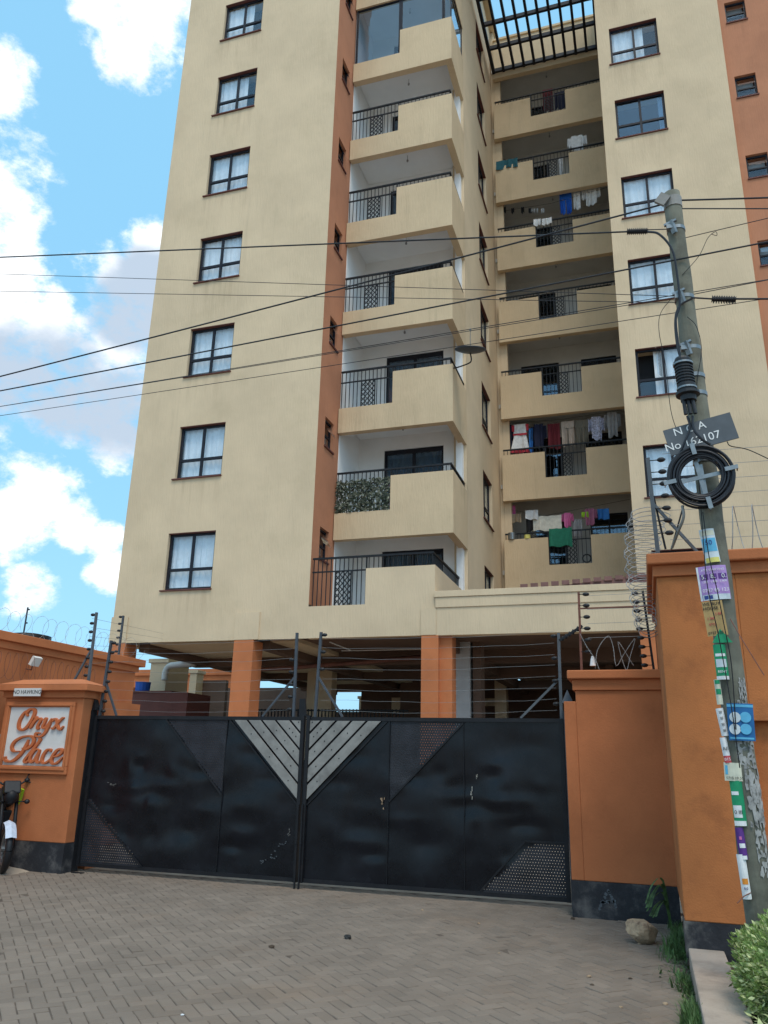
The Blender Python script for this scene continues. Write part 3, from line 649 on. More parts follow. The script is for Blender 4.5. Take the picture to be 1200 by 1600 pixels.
# inner walls closing the dark undercroft on the right
gx0, gx1, gz0, gz1 = at(487,1100,31).x, at(564,1100,31).x, at(520,1112,31).z, at(520,1078,31).z
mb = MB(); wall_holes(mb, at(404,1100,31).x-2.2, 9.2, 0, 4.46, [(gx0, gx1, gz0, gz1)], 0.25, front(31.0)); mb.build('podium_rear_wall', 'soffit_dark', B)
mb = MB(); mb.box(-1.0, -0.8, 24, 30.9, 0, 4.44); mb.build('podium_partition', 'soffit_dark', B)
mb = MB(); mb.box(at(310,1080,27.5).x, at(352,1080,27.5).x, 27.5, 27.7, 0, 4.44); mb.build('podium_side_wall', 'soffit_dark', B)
mb = MB(); mb.box(at(612,1090,30.6).x, at(648,1090,30.6).x, 30.6, 30.75, at(630,1113,30.6).z, at(630,1090,30.6).z); mb.build('stair_wall', 'beige', B)
mb = MB(); mb.box(at(745,1090,30.4).x, at(778,1090,30.4).x, 30.4, 30.5, at(760,1103,30.4).z, at(760,1091,30.4).z); mb.build('stair_wall', 'beige', B)
# tiled lean-to roof above the canopy
mb = MB(); mb.prism([(-3.2,5.46),(0.6,5.84),(8,5.96),(8,5.5),(0.6,5.42)], lambda u,z,d: (u, 18.4+d, z), 0, 0.06)
for i in range(44): mb.box(-2.6+i*0.24, -2.6+i*0.24+0.17, 18.36, 18.395, 5.58+min(i,14)*0.012, 5.68+min(i,14)*0.012)
mb.build('lean_to_tiles', 'tile_roof', B)

# ================================================================== SIGN PILLAR (left of gate)
P = empty('gate_pillar', (-8.85, 10.8, 0), 'orange sign pillar with raised script lettering and stepped cap', 'pillar')
PX0, PX1, PY0, PY1 = -9.56, -8.10, 10.30, 10.62
mb = MB(); mb.box(PX0, PX1, PY0, PY1, 0.40, 2.45); mb.build('shaft', 'orange', P, bevel=0.01)
mb = MB(); mb.box(PX0-0.015, PX1+0.012, PY0-0.015, PY1, 0, 0.399); mb.build('plinth', 'plinth', P)
mb = MB(); mb.box(PX0-0.03, PX1+0.03, PY0-0.04, PY1+0.03, 2.451, 2.549); mb.build('cap_step', 'orange', P)
mb = MB(); x0, x1, y0, y1 = PX0-0.12, PX1+0.12, PY0-0.12, PY1+0.12
mb.box(x0, x1, y0, y1, 2.55, 2.645); b0 = len(mb.v)
mb.v += [(x0,y0,2.646),(x1,y0,2.646),(x1,y1,2.646),(x0,y1,2.646),(x0+0.3,y0+0.24,2.74),(x1-0.3,y0+0.24,2.74),(x1-0.3,y1-0.24,2.74),(x0+0.3,y1-0.24,2.74)]
for i in range(4): j = (i+1) % 4; mb.f.append((b0+i,b0+j,b0+4+j,b0+4+i)); mb.mi.append(0)
mb.f.append((b0+4,b0+5,b0+6,b0+7)); mb.mi.append(0); mb.build('cap', 'orange', P, bevel=0.012)
SX0, SX1, SZ0, SZ1 = -9.41, -8.30, 1.45, 2.31
mb = MB(); o_ = 0.085; y0 = PY0-0.045
for (a,b,c,d) in ((SX0-o_,SX1+o_,SZ1,SZ1+o_*0.9),(SX0-o_,SX1+o_,SZ0-o_*1.35,SZ0),(SX0-o_,SX0,SZ0,SZ1),(SX1,SX1+o_,SZ0,SZ1)):
    mb.box(a, b, y0, PY0-0.001, c, d)
for (a,b,c,d) in ((SX0-o_*0.6,SX1+o_*0.6,SZ1+0.012,SZ1+o_*0.55),(SX0-o_*0.6,SX1+o_*0.6,SZ0-o_*0.7,SZ0-0.012),(SX0-o_*0.55,SX0-0.012,SZ0-0.011,SZ1+0.011),(SX1+0.012,SX1+o_*0.55,SZ0-0.011,SZ1+0.011)):
    mb.box(a, b, y0-0.018, y0-0.0005, c, d)
sf = mb.build('sign_frame', 'orange', P, bevel=0.008)
mb = MB(); mb.box(SX0+0.001, SX1-0.001, PY0-0.02, PY0-0.002, SZ0+0.001, SZ1-0.001); mb.build('sign_board', 'sign_white', P)
# script letters, pen strokes traced in a board-sized grid (u right, v down, 0..1)
def uv(x, y): return ((x - (115 - 53*(y-375)/450))/453.0, (y-375)/455.0)
LET = {
 'O': [([(262,398),(225,420),(190,480),(182,535),(202,556),(240,540),(280,480),(303,420),(292,392),(262,398),(243,425),(252,448)], 1.0)],
 'n': [([(300,452),(318,462),(292,505),(270,545)], 0.9), ([(276,528),(310,480),(342,464),(350,480),(330,520),(328,545),(345,540)], 0.85)],
 'y': [([(372,478),(390,464),(378,500),(365,530),(380,540),(408,512),(432,468)], 0.85), ([(434,464),(412,520),(385,575),(350,606),(316,600),(322,580),(352,580)], 0.9)],
 'x': [([(438,488),(456,468),(470,480),(476,515),(484,542),(500,548),(522,524)], 0.85), ([(526,462),(516,460),(494,482),(468,516),(444,544),(430,538)], 0.75)],
 'P': [([(262,632),(244,680),(205,745),(150,795),(105,802),(82,782),(96,768)], 1.05), ([(196,722),(150,722),(136,690),(160,645),(215,612),(275,604),(303,625),(292,668),(248,704),(216,698)], 0.95)],
 'l': [([(338,622),(350,632),(300,705),(250,770),(236,798),(250,806),(272,786)], 0.85)],
 'a': [([(346,712),(322,704),(292,738),(276,780),(286,804),(312,784),(345,718)], 0.8), ([(352,706),(334,755),(326,794),(340,806),(362,788)], 0.8)],
 'c': [([(430,722),(428,704),(404,708),(378,745),(366,785),(378,808),(408,798),(436,770)], 0.85)],
 'e': [([(440,762),(480,750),(514,722),(508,698),(478,708),(446,752),(436,792),(452,812),(488,796),(522,758)], 0.85)],
}
depth_i = 0
for ch, strokes in LET.items():
    mb = MB()
    for pts, wk in strokes:
        depth_i += 1
        P2 = crom([Vector((*[a for a in (SX0 + uv(x,y)[0]*(SX1-SX0), SZ1 - uv(x,y)[1]*(SZ1-SZ0))], 0)) for x, y in pts], 5)
        nP = len(P2); b0 = len(mb.v); yb, yf = PY0-0.018, PY0-0.052 - depth_i*0.0004
        for i, p in enumerate(P2):
            d = (P2[min(i+1,nP-1)] - P2[max(i-1,0)]); d.normalize(); nx, nz = -d.y, d.x
            t = i/(nP-1); steep = abs(d.y)
            w = (0.015 + 0.017*steep)*wk*min(1, 0.45+4*min(t, 1-t))
            yy = yf - t*0.0035
            for sgn, off in ((1, 0),(-1, 0)):
                mb.v.append((p.x+nx*w*sgn, yb, p.y+nz*w*sgn)); mb.v.append((p.x+nx*w*sgn*0.8, yy, p.y+nz*w*sgn*0.8))
        for i in range(nP-1):
            a = b0+i*4; b = a+4
            for q in ((a,b,b+1,a+1),(a+1,b+1,b+3,a+3),(a+3,b+3,b+2,a+2)): mb.f.append(q); mb.mi.append(0)
        mb.f.append((b0,b0+1,b0+3,b0+2)); e_ = b0+(nP-1)*4; mb.f.append((e_,e_+2,e_+3,e_+1)); mb.mi += [0,0]
    mb.build('letter', 'orange_letter', P)
pl = MB(); pl.box(-9.30, -8.80, PY0-0.056, PY0-0.041, 2.465, 2.585)
np_ = tag(pl.build('notice_plate', 'sign_white', None, (-9.05, PY0-0.04, 2.52)), 'small white plate reading NO HAWKING fixed under the pillar cap', 'sign')
np_.location.y -= 0.085
text('lettering', 'NO HAWKING', 0.085, 'ink', np_, (-9.05, PY0-0.058, 2.525), sx=0.92)

# ================================================================== RIGHT LOW PILLAR AND TALL WALL
Q = empty('gate_wall', (-0.37, 10.3, 0), 'short orange wall with two-step coping and black plinth at the gate hinge side', 'wall')
mb = MB(); mb.box(-0.80, 0.21, 10.11, 10.55, 0.385, 2.515); mb.box(-0.945, -0.80, 10.11, 10.55, 0.385, 2.385); mb.build('shaft', 'orange', Q, bevel=0.008)
mb = MB(); mb.box(-0.95, 0.21, 10.10, 10.56, 0, 0.384); mb.build('plinth', 'plinth', Q)
rz_ = random.Random(12)
for (x0_, y0_, x1_, y1_) in ((288,1455,345,1335),(345,1335,398,1450),(300,1410,388,1402)):      # faint chalky A-shaped smear on the plinth
    for i in range(7):
        t = (i+rz_.random())/7; c = at(860+(x0_+(x1_-x0_)*t)/3.81, 1040+(y0_+(y1_-y0_)*t)/3.81, 10.10); n_ = 6; a0 = rz_.uniform(0,6)
        mb = MB(); mb.prism([(c.x+rz_.uniform(0.5,1.2)*0.020*math.cos(a0+6.283*k/n_)+rz_.gauss(0,0.004), c.z+rz_.uniform(0.5,1.2)*0.020*math.sin(a0+6.283*k/n_)) for k in range(n_)], lambda u,z,d: (u, 10.0985+d, z), 0, 0.003); mb.build('chalk_smear', 'plate_grey', Q)
mb = MB(); mb.box(-0.83, 0.21, 10.08, 10.58, 2.516, 2.645); mb.build('coping_step', 'orange', Q, bevel=0.006)
mb = MB(); mb.box(-0.885, 0.21, 10.02, 10.64, 2.646, 2.752); mb.build('coping', 'orange', Q, bevel=0.014)
T = empty('boundary_wall', (2, 8.1, 0.18), 'tall orange boundary wall behind the wooden pole with recessed panels and coping', 'wall')
mb = MB(); mb.box(0.195, 0.90, 8.0, 10.7, 0.385, 3.415); mb.box(0.90, 9, 8.0, 8.35, 2.06, 3.415); mb.box(0.90, 9, 8.0, 8.35, 0.385, 0.95); mb.box(0.90, 9, 8.10, 8.35, 0.95, 2.06); mb.box(4.5, 5.2, 8.001, 8.3, 0.95, 2.06); mb.build('shaft', 'orange_wall', T, bevel=0.008)
mb = MB(); mb.box(0.188, 9, 7.99, 8.36, 0.10, 0.384); mb.build('plinth', 'plinth_worn', T)
mb = MB(); mb.box(0.165, 9, 7.965, 10.7, 3.416, 3.525); mb.build('coping_step', 'orange', T, bevel=0.006)
mb = MB(); mb.box(0.115, 9, 7.90, 10.7, 3.526, 3.635); mb.build('coping', 'orange', T, bevel=0.014)
# kerb and planter
mb = MB(); mb.box(0.205, 0.49, 0.5, 7.985, -0.03, 0.18); tag(mb.build('kerb', 'concrete', bevel=0.012), kind='structure')
mb = MB(); mb.box(0.49, 9, 0.5, 8.0, -0.03, 0.10); tag(mb.build('planter_soil', 'soil'), kind='structure')

# ================================================================== LEFT BOUNDARY WALL
LW = empty('boundary_wall', (-10.4, 12.5, 0), 'orange side wall running back from the sign pillar under razor wire', 'wall')
mb = MB(); mb.box(-10.7, -10.2, 6.5, 14.5, 0, 3.30); mb.build('shaft', 'orange', LW)
mb = MB(); mb.box(-10.75, -10.16, 6.5, 14.56, 3.301, 3.42); mb.build('coping_step', 'orange', LW)
mb = MB(); mb.box(-10.8, -10.10, 6.5, 14.70, 3.421, 3.57); mb.build('coping', 'orange', LW, bevel=0.01)
mb = MB(); mb.box(-10.198, -9.85, 13.2, 14.3, 0, 2.62); mb.build('meter_niche', 'orange', LW)
sw_ = empty('stone_wall', (-10.0, 10.9, 0), 'low grey stone block wall left of the sign pillar', 'wall')
r = random.Random(4)
for j in range(8):
    for i in range(3):
        x = -10.19 + i*0.24 - (0.1 if j % 2 else 0); mb = MB(); mb.box(x, x+0.232, 10.75+r.uniform(0,0.012), 10.98, j*0.24+0.0, j*0.24+0.232); mb.build('stone_block', 'block', sw_, bevel=0.008)
mb = MB(); mb.box(-10.19, -9.58, 10.99, 11.1, 1.93, 2.4); mb.build('dark_opening_block', 'dark_in', sw_)  # solid near-black block stands in for a dark window opening
# floodlight on the side wall
FL = empty('floodlight', (-10.1, 11.6, 3.0), 'white floodlight bracketed to the orange side wall', 'light')
a = at(38, 1030, 11.2); a.x = -10.17
mb = MB(); mb.tube([(a.x,11.3,3.02),(a.x+0.12,11.3,3.0),(a.x+0.14,11.3,3.12)], 0.012, 6); mb.build('bracket', 'rust', FL)
mb = MB(); mb.prism([(-0.1,-0.07),(0.1,-0.07),(0.1,0.07),(-0.1,0.07)], lambda u,v,d: (a.x+0.16+d*0.8+v*0.5, 11.3+u, 3.16+v-d*0.5), 0, 0.06); mb.build('lamp_head', 'lamp_white', FL)

# ================================================================== electric fence hardware
def insulator(mb, p, ax=(1,0,0)): mb.ell(p, (0.045 if abs(ax[0]) else 0.028, 0.03, 0.026), 8, 5)
def fence_post(name, base, top, side_, n, label, group, brace=None, mat='grey_metal', r=0.018, parent=None, z_lo=0.12, ins_len=0.06, z_hi=0.97):
    base, top = Vector(base), Vector(top)
    root = empty(name, base, label, 'fence post', group) if parent is None else parent
    mb = MB(); mb.bar(base, top, r*2, r*2); pole = mb.build('post' if parent is None else 'fence_post', mat, root)
    for i in range(n):
        t = z_lo + (z_hi-z_lo)*i/max(1, n-1); p = base + (top-base)*t + Vector((side_*ins_len, -0.01, 0))
        mb = MB(); insulator(mb, p); mb.bar(p, p - Vector((side_*ins_len, 0, 0)), 0.008, 0.008); mb.build('insulator', 'rubber', pole if parent is not None else root, smooth=True)
    if brace is not None:
        mb = MB(); mb.bar(base + (top-base)*0.55, brace, 0.028, 0.028); mb.build('brace', mat, root if parent is None else pole)
    return root
def helix(p0, p1, rad, turns, seed=1, squash=1.0, npt=22):
    p0, p1 = Vector(p0), Vector(p1); d = (p1-p0); L_ = d.length; dn = d/L_; s = dn.cross(Vector((0,0,1))).normalized(); u = s.cross(dn); r = random.Random(seed); out = []
    ph = [r.uniform(-0.3, 0.3) for _ in range(int(turns)+2)]; rr = [r.uniform(0.85, 1.1) for _ in range(int(turns)+2)]
    N_ = int(turns*npt)
    for i in range(N_+1):
        t = i/N_; k = t*turns; j = int(k); q = k-j; rad_ = rad*(rr[j]*(1-q)+rr[j+1]*q); th = 2*math.pi*k
        out.append(p0 + d*t + dn*(ph[j]*(1-q)+ph[j+1]*q)*L_/turns*0.5 + s*math.cos(th)*rad_*squash + u*(math.sin(th)*rad_))
    return out
def razor(name, pts, label, group, origin, wr=0.006, barb=0.085, mat='razor'):
    mb = MB(); mb.tube(pts, wr, 4)
    acc = 0
    for a, b in zip(pts, pts[1:]):
        acc += (b-a).length
        if acc > barb:
            acc = 0; d = (b-a).normalized(); n1 = d.orthogonal().normalized(); n2 = d.cross(n1)
            for n_ in (n1, n2): mb.quad(a - d*0.03 + n_*0.018, a, a + d*0.03 + n_*0.018, a - n_*0.004); 
    return tag(mb.build(name, mat, None, origin), label, 'razor wire', group)
def wire(name, pts, r, label, cat='wire', group=None, mat='wire_steel', n=4):
    mb = MB(); mb.tube(pts, r, n); o = mb.build(name, mat, None, pts[0]); return tag(o, label, cat, group)

# ================================================================== GATE (two leaves)
YG = 10.60; GZ0, GZ1, GXC = 0.075, 2.205, -4.552
_rd = random.Random(77); DENTS = [(_rd.uniform(0.2,3.3), _rd.choice([_rd.uniform(0.95,1.5), _rd.uniform(0.3,1.9)]), _rd.uniform(0.08,0.3), _rd.uniform(0.05,0.14), _rd.choice((-1,1))*_rd.uniform(0.008,0.022)) for _ in range(34)]
def gate_leaf(sg, xh, label):
    """sg=-1 left leaf, +1 right leaf; xh hinge edge"""
    G = empty('gate_leaf', (xh, YG, 0), label, 'gate', 'two leaves of the black steel gate')
    xi = GXC + sg*0.018; X = lambda d: xi + sg*d            # d measured from the meeting edge
    wL = abs(xh - xi)
    def rect(mb, a, b, z0, z1, y0, y1): p, q = sorted((X(a), X(b))); mb.box(p, q, y0, y1, z0, z1)
    mb = MB(); rect(mb, 0, 0.05, GZ0, GZ1+0.02, YG-0.045, YG+0.02); rect(mb, wL-0.05, wL, GZ0, GZ1, YG-0.03, YG+0.02); rect(mb, 0.05, wL-0.05, GZ1-0.05, GZ1, YG-0.025, YG+0.02); rect(mb, 0.05, wL-0.05, GZ0, GZ0+0.05, YG-0.012, YG+0.02)
    mb.build('frame', 'black_metal', G)
    # solid sheet minus perforated and slatted triangles: columns of trapezoids
    tri = [((2.235, GZ1-0.05), (1.215, GZ1-0.05), (1.215, 1.14)),          # upper perforated
           ((wL-0.05, GZ0+0.05), (wL-0.05, 0.98 if sg < 0 else 0.72), (wL-1.10, GZ0+0.05))]
    def dent(d, z): return 0.013*math.sin(d*2.3+z*1.6+sg)*math.sin(z*4.2+d*0.9) + 0.004*math.sin(d*6.3-z*5.1) + sum(h*math.exp(-((d-a_)/wx)**2-((z-b_)/wz)**2) for a_, b_, wx, wz, h in DENTS)
    nx, nz = 90, 56; mb = MB(); a, b = 0.05, wL-0.05
    def V(i, j):
        d = a+(b-a)*i/nx; z = GZ0+0.05+(GZ1-GZ0-0.1)*j/nz; k = min(1, 6*min(i, nx-i)/nx)*min(1, 6*min(j, nz-j)/nz)
        return (X(d), YG + dent(d, z)*k, z), d, z
    for i in range(nx):
        for j in range(nz):
            pp = [V(i,j), V(i+1,j), V(i+1,j+1), V(i,j+1)]; d = sum(p[1] for p in pp)/4; z = sum(p[2] for p in pp)/4
            vslat = False
            up = 1.235 < d < 2.235 and z > 1.14 + (d-1.215)*1.0
            lo = (d > wL-1.10 and z < GZ0+0.05 + (d-(wL-1.10))*0.86 and (sg < 0 or z < 0.73))
            mb.cur = 1 if (up or lo) else 0; mb.quad(*[p[0] for p in pp])
    sh = mb.build('steel_sheet', ['gate_steel', 'gate_mesh'], G)
    bm = bmesh.new(); bm.from_mesh(sh.data); bmesh.ops.remove_doubles(bm, verts=bm.verts, dist=1e-4); bmesh.ops.recalc_face_normals(bm, faces=bm.faces); bm.to_mesh(sh.data); bm.free(); sh.data.polygons.foreach_set('use_smooth', [True]*len(sh.data.polygons))
    # folded edges of the perforated triangles
    mb = MB()
    def seg(p, q, w=0.022): mb.bar((X(p[0]), YG-0.014, p[1]), (X(q[0]), YG-0.014, q[1]), w, 0.012, up=(0,1,0))
    seg((1.225,1.13),(2.245,GZ1-0.05)); seg((1.215,GZ0+0.05),(1.215,GZ1-0.05),0.007); (seg((2.235,GZ0+0.05),(2.235,GZ1-0.05),0.006) if sg > 0 else None)
    if sg < 0: seg((wL-1.10,GZ0+0.05),(wL-0.05,0.98))
    else: seg((wL-1.10,GZ0+0.05),(wL-0.53,0.73)); seg((wL-0.53,0.73),(wL-0.05,0.73))
    seg((0.05,1.04),(1.18,GZ1-0.05),0.018); mb.build('seam', 'black_metal', G)
    # diagonal grey slats of the V
    zt = GZ1-0.051
    for i in range(5):
        w = 0.138; g_ = 0.028; o0 = i*(w+g_)*1.345                          # vertical offset between slats
        za = 1.06 + o0; zb = za + w*1.345
        # band between z=za+d and z=zb+d, clipped to d>=.052 and z<=zt
        poly = [(0.052, za+0.052), (0.052, min(zb+0.052, zt))]
        if zb+0.052 < zt: poly.append((zt-zb, zt))
        if za+0.052 >= zt: continue
        poly.append((zt-za, zt))
        mb = MB(); mb.prism(poly, lambda u, z, d: (X(u), YG-0.036+d, z), 0, 0.016); s_ = mb.build('slat', 'slat_grey', G, bevel=0.003)
        for t in (0.12, 0.5, 0.88):
            u = 0.1 + (min(zt-zb, zt-za)-0.1)*t if zt-zb > 0.15 else 0.08 + 0.05*t
            zc = (za+zb)/2 + u
            if zc < zt-0.02: q = MB(); q.ell((X(u), YG-0.038, zc), (0.009, 0.006, 0.009), 6, 4); q.build('rivet', 'black_metal', s_)
    # rails behind the slats
    mb = MB(); mb.bar((X(0.05), YG+0.004, 1.55), (X(0.5), YG+0.004, 1.55), 0.03, 0.03); mb.build('rear_rail', 'black_metal', G)
    mb = MB(); mb.box(X(0.012)-0.010, X(0.012)+0.010, YG-0.075, YG-0.05, 0.0, 1.05); mb.build('drop_bolt', 'black_metal', G)
    mb = MB(); rect(mb, 0.0, 0.03, 0.55, 0.60, YG-0.085, YG-0.046); mb.build('bolt_bracket', 'black_metal', G)
    # chipped paint and scuffs
    rc = random.Random(5+sg)
    for (px, py, w_, h_, m_) in (((598,1252,0.035,0.10,'stone'),(737,1238,0.014,0.09,'c_cream'),(745,1212,0.01,0.03,'c_cream'),(470,1318,0.02,0.05,'slat_grey')) if sg > 0 else ((172,1226,0.09,0.018,'slat_grey'),(440,1318,0.05,0.04,'plate_grey'),(425,1338,0.06,0.05,'plate_grey'),(410,1345,0.05,0.03,'plate_grey'),(452,1300,0.025,0.04,'slat_grey'))):
        c = at(px, py, YG-0.03)
        for q_ in range(9):
            ox, oz = rc.gauss(0, w_*0.5), rc.gauss(0, h_*0.5); n_ = rc.randint(5, 7); a0 = rc.uniform(0, 6)
            poly = [(c.x+ox+math.cos(a0+6.283*i/n_)*w_*0.22*rc.uniform(0.5,1.3), c.z+oz+math.sin(a0+6.283*i/n_)*h_*0.16*rc.uniform(0.5,1.3)) for i in range(n_)]
            q = MB(); q.prism(poly, lambda u, z, d: (u, YG-0.026+d, z), 0, 0.004); q.build('paint_chip', m_, G)
    return G, X, wL
GL, XA, wA = gate_leaf(-1, -8.075, 'left steel gate leaf hung beside the sign pillar')
GR, XB, wB = gate_leaf(1, -1.005, 'right steel gate leaf hung beside the short orange wall')
mb = MB(); mb.box(-8.098, -8.079, YG-0.10, YG+0.03, 0, 2.28); b0 = mb
mb.prism([(-8.10,2.28),(-8.03,2.28),(-8.03,2.33),(-8.075,2.44)], lambda u,z,d: (u, YG-0.09+d, z), 0, 0.10); tag(mb.build('hinge_post', 'black_metal', None, (-8.09, YG, 0)), 'black hinge post with pointed top between sign pillar and gate', 'post')
mb = MB(); mb.box(-1.0, -0.955, YG-0.02, YG+0.05, 0, 2.30); c_ = (-0.93, YG-0.1, 2.39)
mb.v += [(-1.0,10.42,2.39),(-0.86,10.42,2.39),(-0.86,10.56,2.39),(-1.0,10.56,2.39),(-0.93,10.49,2.56)]; k_ = len(mb.v)-5
for q in ((0,1,4),(1,2,4),(2,3,4),(3,0,4),(3,2,1,0)): mb.f.append(tuple(k_+i for i in q)); mb.mi.append(0)
tag(mb.build('hinge_post', 'grey_metal', None, (-0.97, YG, 0)), 'grey hinge post with pyramid tip beside the short orange wall', 'post')
# fence posts standing on the gate leaves
YT = YG + 0.02
fence_post('x', (-8.03, YT, 2.0), (-7.98, YT, 3.36), 1, 8, None, None, brace=(-7.72, YT, 2.21), parent=GL, z_lo=0.2)
fence_post('x', (-4.76, YT, 2.0), (-4.78, YT, 3.40), -1, 5, None, None, brace=(-5.25, YT, 2.21), parent=GL, z_lo=0.22, z_hi=0.72)
fence_post('x', (-4.44, YT, 2.0), (-4.40, YT, 3.40), 1, 3, None, None, brace=(-4.02, YT, 2.21), parent=GR, z_lo=0.62, z_hi=0.97)
fence_post('x', (-1.03, YT, 2.0), (-1.02, YT, 3.30), -1, 4, None, None, brace=(-1.55, YT, 2.21), parent=GR, z_lo=0.3, mat='plate_grey')
mb = MB(); mb.prism([(-4.70,2.2),(-4.58,2.2),(-4.62,2.46),(-4.70,2.46)], lambda u,z,d: (u, YT+0.03+d, z), 0, 0.04); mb.build('latch_plate', 'black_metal', GL)
for i in range(8):
    z = 2.30 + i*0.145; r = random.Random(i)
    for (x0, x1, G_) in ((-7.95, -4.84, GL), (-4.36, -1.08, GR)):
        pts = [(x0+(x1-x0)*t/8, YT-0.01, z + 0.01*r.uniform(-1,1) - 0.035*math.sin(math.pi*t/8)) for t in range(9)]
        mb = MB(); mb.tube(pts, 0.002, 4); mb.build('fence_wire', 'wire_steel', G_)
# posts on walls
FG = 'electric fence posts on the walls'
a = at(139, 1060, 11.0); fence_post('fence_post', (a.x, 11.0, 2.60), at(151, 957, 11.0), -1, 8, 'dark fence post with insulators rising behind the sign pillar cap', FG, brace=(a.x-0.30, 11.0, 2.75), mat='plate_grey', z_lo=0.2)
mb = MB(); mb.box(-9.2, -8.12, 10.85, 11.15, 0, 2.60); tag(mb.build('return_wall', 'orange', None, (-8.7, 11, 0)), 'low orange wall carrying a fence post behind the sign pillar', 'wall')
a = at(153, 1020, 14.0); fence_post('fence_post', (-10.3, 14.0, 3.57), (-10.3, 14.0, 4.42), -1, 6, 'thin fence post on the far end of the orange side wall', FG)
p0 = at(37, 985, 20); p1 = at(42, 949, 20)
fence_post('fence_post', (p0.x, 20, 3.5), (p0.x+0.02, 20, p1.z), 1, 6, 'distant fence post on the rear wall beside a dark tank', FG, brace=(p0.x+0.3, 20, 3.6))
mb = MB(); mb.box(p0.x-6, p0.x+4.2, 20, 20.2, 0, 3.5); tag(mb.build('rear_wall', 'orange', None, (p0.x, 20, 0)), 'distant orange boundary wall half hidden by the side wall', 'wall')
tk = at(46, 992, 19)
mb = MB(); mb.tube([(tk.x,19,0),(tk.x,19,tk.z-0.2),(tk.x,19,tk.z-0.03),(tk.x,19,tk.z+0.02)], lambda t: 0.62 if t < 0.99 else 0.35, 20); tag(mb.build('water_tank', 'black_metal', None, (tk.x,19,0), smooth=True), 'dark plastic tank showing its lid above the side wall', 'tank')
# razor wire, left
razor('razor_wire', helix((-10.35, 9.5, 3.78), (-10.35, 14.6, 3.78), 0.22, 17, 3), 'razor wire coil along the top of the orange side wall', 'razor wire coils on the walls', (-10.35, 12, 3.57), wr=0.0025)
razor('razor_wire', helix((-9.98, 10.4, 3.0), (-9.98, 13.0, 2.95), 0.24, 14, 5, squash=0.4), 'rusty razor wire coil hanging before the orange side wall', 'razor wire coils on the walls', (-9.98, 11.5, 2.7), wr=0.003, mat='rust')
for i in range(6):
    z = 3.75 + i*0.12
    wire('fence_wire', [(-12.6, 20, z+0.55), (-8.7, 11.0, 3.05+i*0.15)], 0.003, 'thin strand of electric fence wire running back from the sign pillar', 'wire', 'fence strands above the side wall')
# right low wall posts
pt = at(904, 925, 10.3)
fence_post('fence_post', (-0.725, 10.3, 2.752), (pt.x, 10.3, 3.77), 1, 6, 'rusty fence post standing on the short orange wall', FG, mat='rust', r=0.014, z_lo=0.25, ins_len=0.09)
fence_post('fence_post', (0.135, 10.32, 2.752), (0.075, 10.32, 3.76), -1, 9, 'dark leaning fence post beside the tall orange wall', FG, mat='black_metal', r=0.014, z_lo=0.08, ins_len=0.10)
mb = MB(); a, b = at(903, 951, 10.3), at(1012, 947, 10.3); mb.bar(a, b, 0.018, 0.018); tag(mb.build('tie_rod', 'rust', None, a), 'brown horizontal rod tying two fence posts above the short wall', 'rod')
mb = MB(); a, b = at(874, 1001, 10.35), at(910, 978, 10.3); mb.bar(a, b, 0.03, 0.03)
for t in (0.15, 0.3, 0.45, 0.6, 0.8): p = a+(b-a)*t; mb.ell(p, (0.02, 0.02, 0.035), 7, 5)
tag(mb.build('spring_hook', 'black_metal', None, a), 'black spring hook linking gate wires to the short wall post', 'hook')
for i in range(4):
    z = 3.72 - i*0.18
    wire('fence_wire', [(-0.62, 10.29, z), (0.02, 10.31, z+0.01)], 0.003, 'short strand of fence wire above the short orange wall', 'wire', 'strands between the two short-wall posts')
pts = crom([at(878,1045,10.3), at(905,1010,10.3), at(912,990,10.3), at(925,1020,10.3), at(934,1035,10.3), at(936,1044,10.3)], 6)
razor('razor_wire', crom([at(906,990,10.25), at(918,1012,10.25), at(930,1030,10.25), at(937,1048,10.25)], 8), 'short razor wire tail hanging over the short orange wall', 'razor wire coils on the walls', at(937,1048,10.25), wr=0.004)
razor('razor_wire', crom([at(930,1045,10.3), at(934,1015,10.3), at(950,994,10.3), at(958,1010,10.3), at(963,1040,10.3), at(975,1022,10.3), at(992,998,10.3), at(985,1025,10.3), at(978,1046,10.3), at(966,1003,10.32), at(990,1040,10.32)], 8), 'loose razor wire loops standing on the short orange wall', 'razor wire coils on the walls', at(963,1046,10.3), wr=0.004)
mb = MB(); a = at(926, 1034, 10.28); mb.tube([(a.x,a.y,a.z+0.07),(a.x,a.y,a.z+0.03),(a.x,a.y,a.z-0.05)], lambda t: 0.012+0.024*t, 8); tag(mb.build('lamp_bulb', 'c_white', None, a), 'white bulb dangling in the razor wire above the short wall', 'bulb')
# big coil at the corner of the tall wall and its post
cz = [at(1015,800,8.35), at(1004,850,8.6), at(1003,900,8.9), at(1008,950,9.3), at(1012,985,9.6)]
sp = crom(cz, 10); path = []
for i in range(len(sp)-1):
    d = (sp[min(i+1,len(sp)-1)] - sp[i]).normalized()
hp = []
Nn = 620
for i in range(Nn+1):
    t = i/Nn; k = t*(len(sp)-1); j = min(int(k), len(sp)-2); c = sp[j].lerp(sp[j+1], k-j); th = t*2*math.pi*28
    rr = 0.20*(1-0.45*t) + 0.02*math.sin(i*0.37); hp.append(c + Vector((math.cos(th)*rr, math.sin(th)*rr*0.5, 0.10*math.sin(th))))
razor('razor_wire', hp, 'dense razor wire coil spilling over the corner of the tall orange wall', 'razor wire coils on the walls', (0.15, 8.4, 3.64), wr=0.004, barb=0.1)
fence_post('fence_post', (0.235, 8.2, 3.635), at(1012, 716, 8.2), 1, 7, 'grey fence post on the tall wall corner behind the pole', FG, brace=(0.66, 8.25, 3.636), mat='plate_grey', r=0.02, z_lo=0.25, ins_len=0.13)
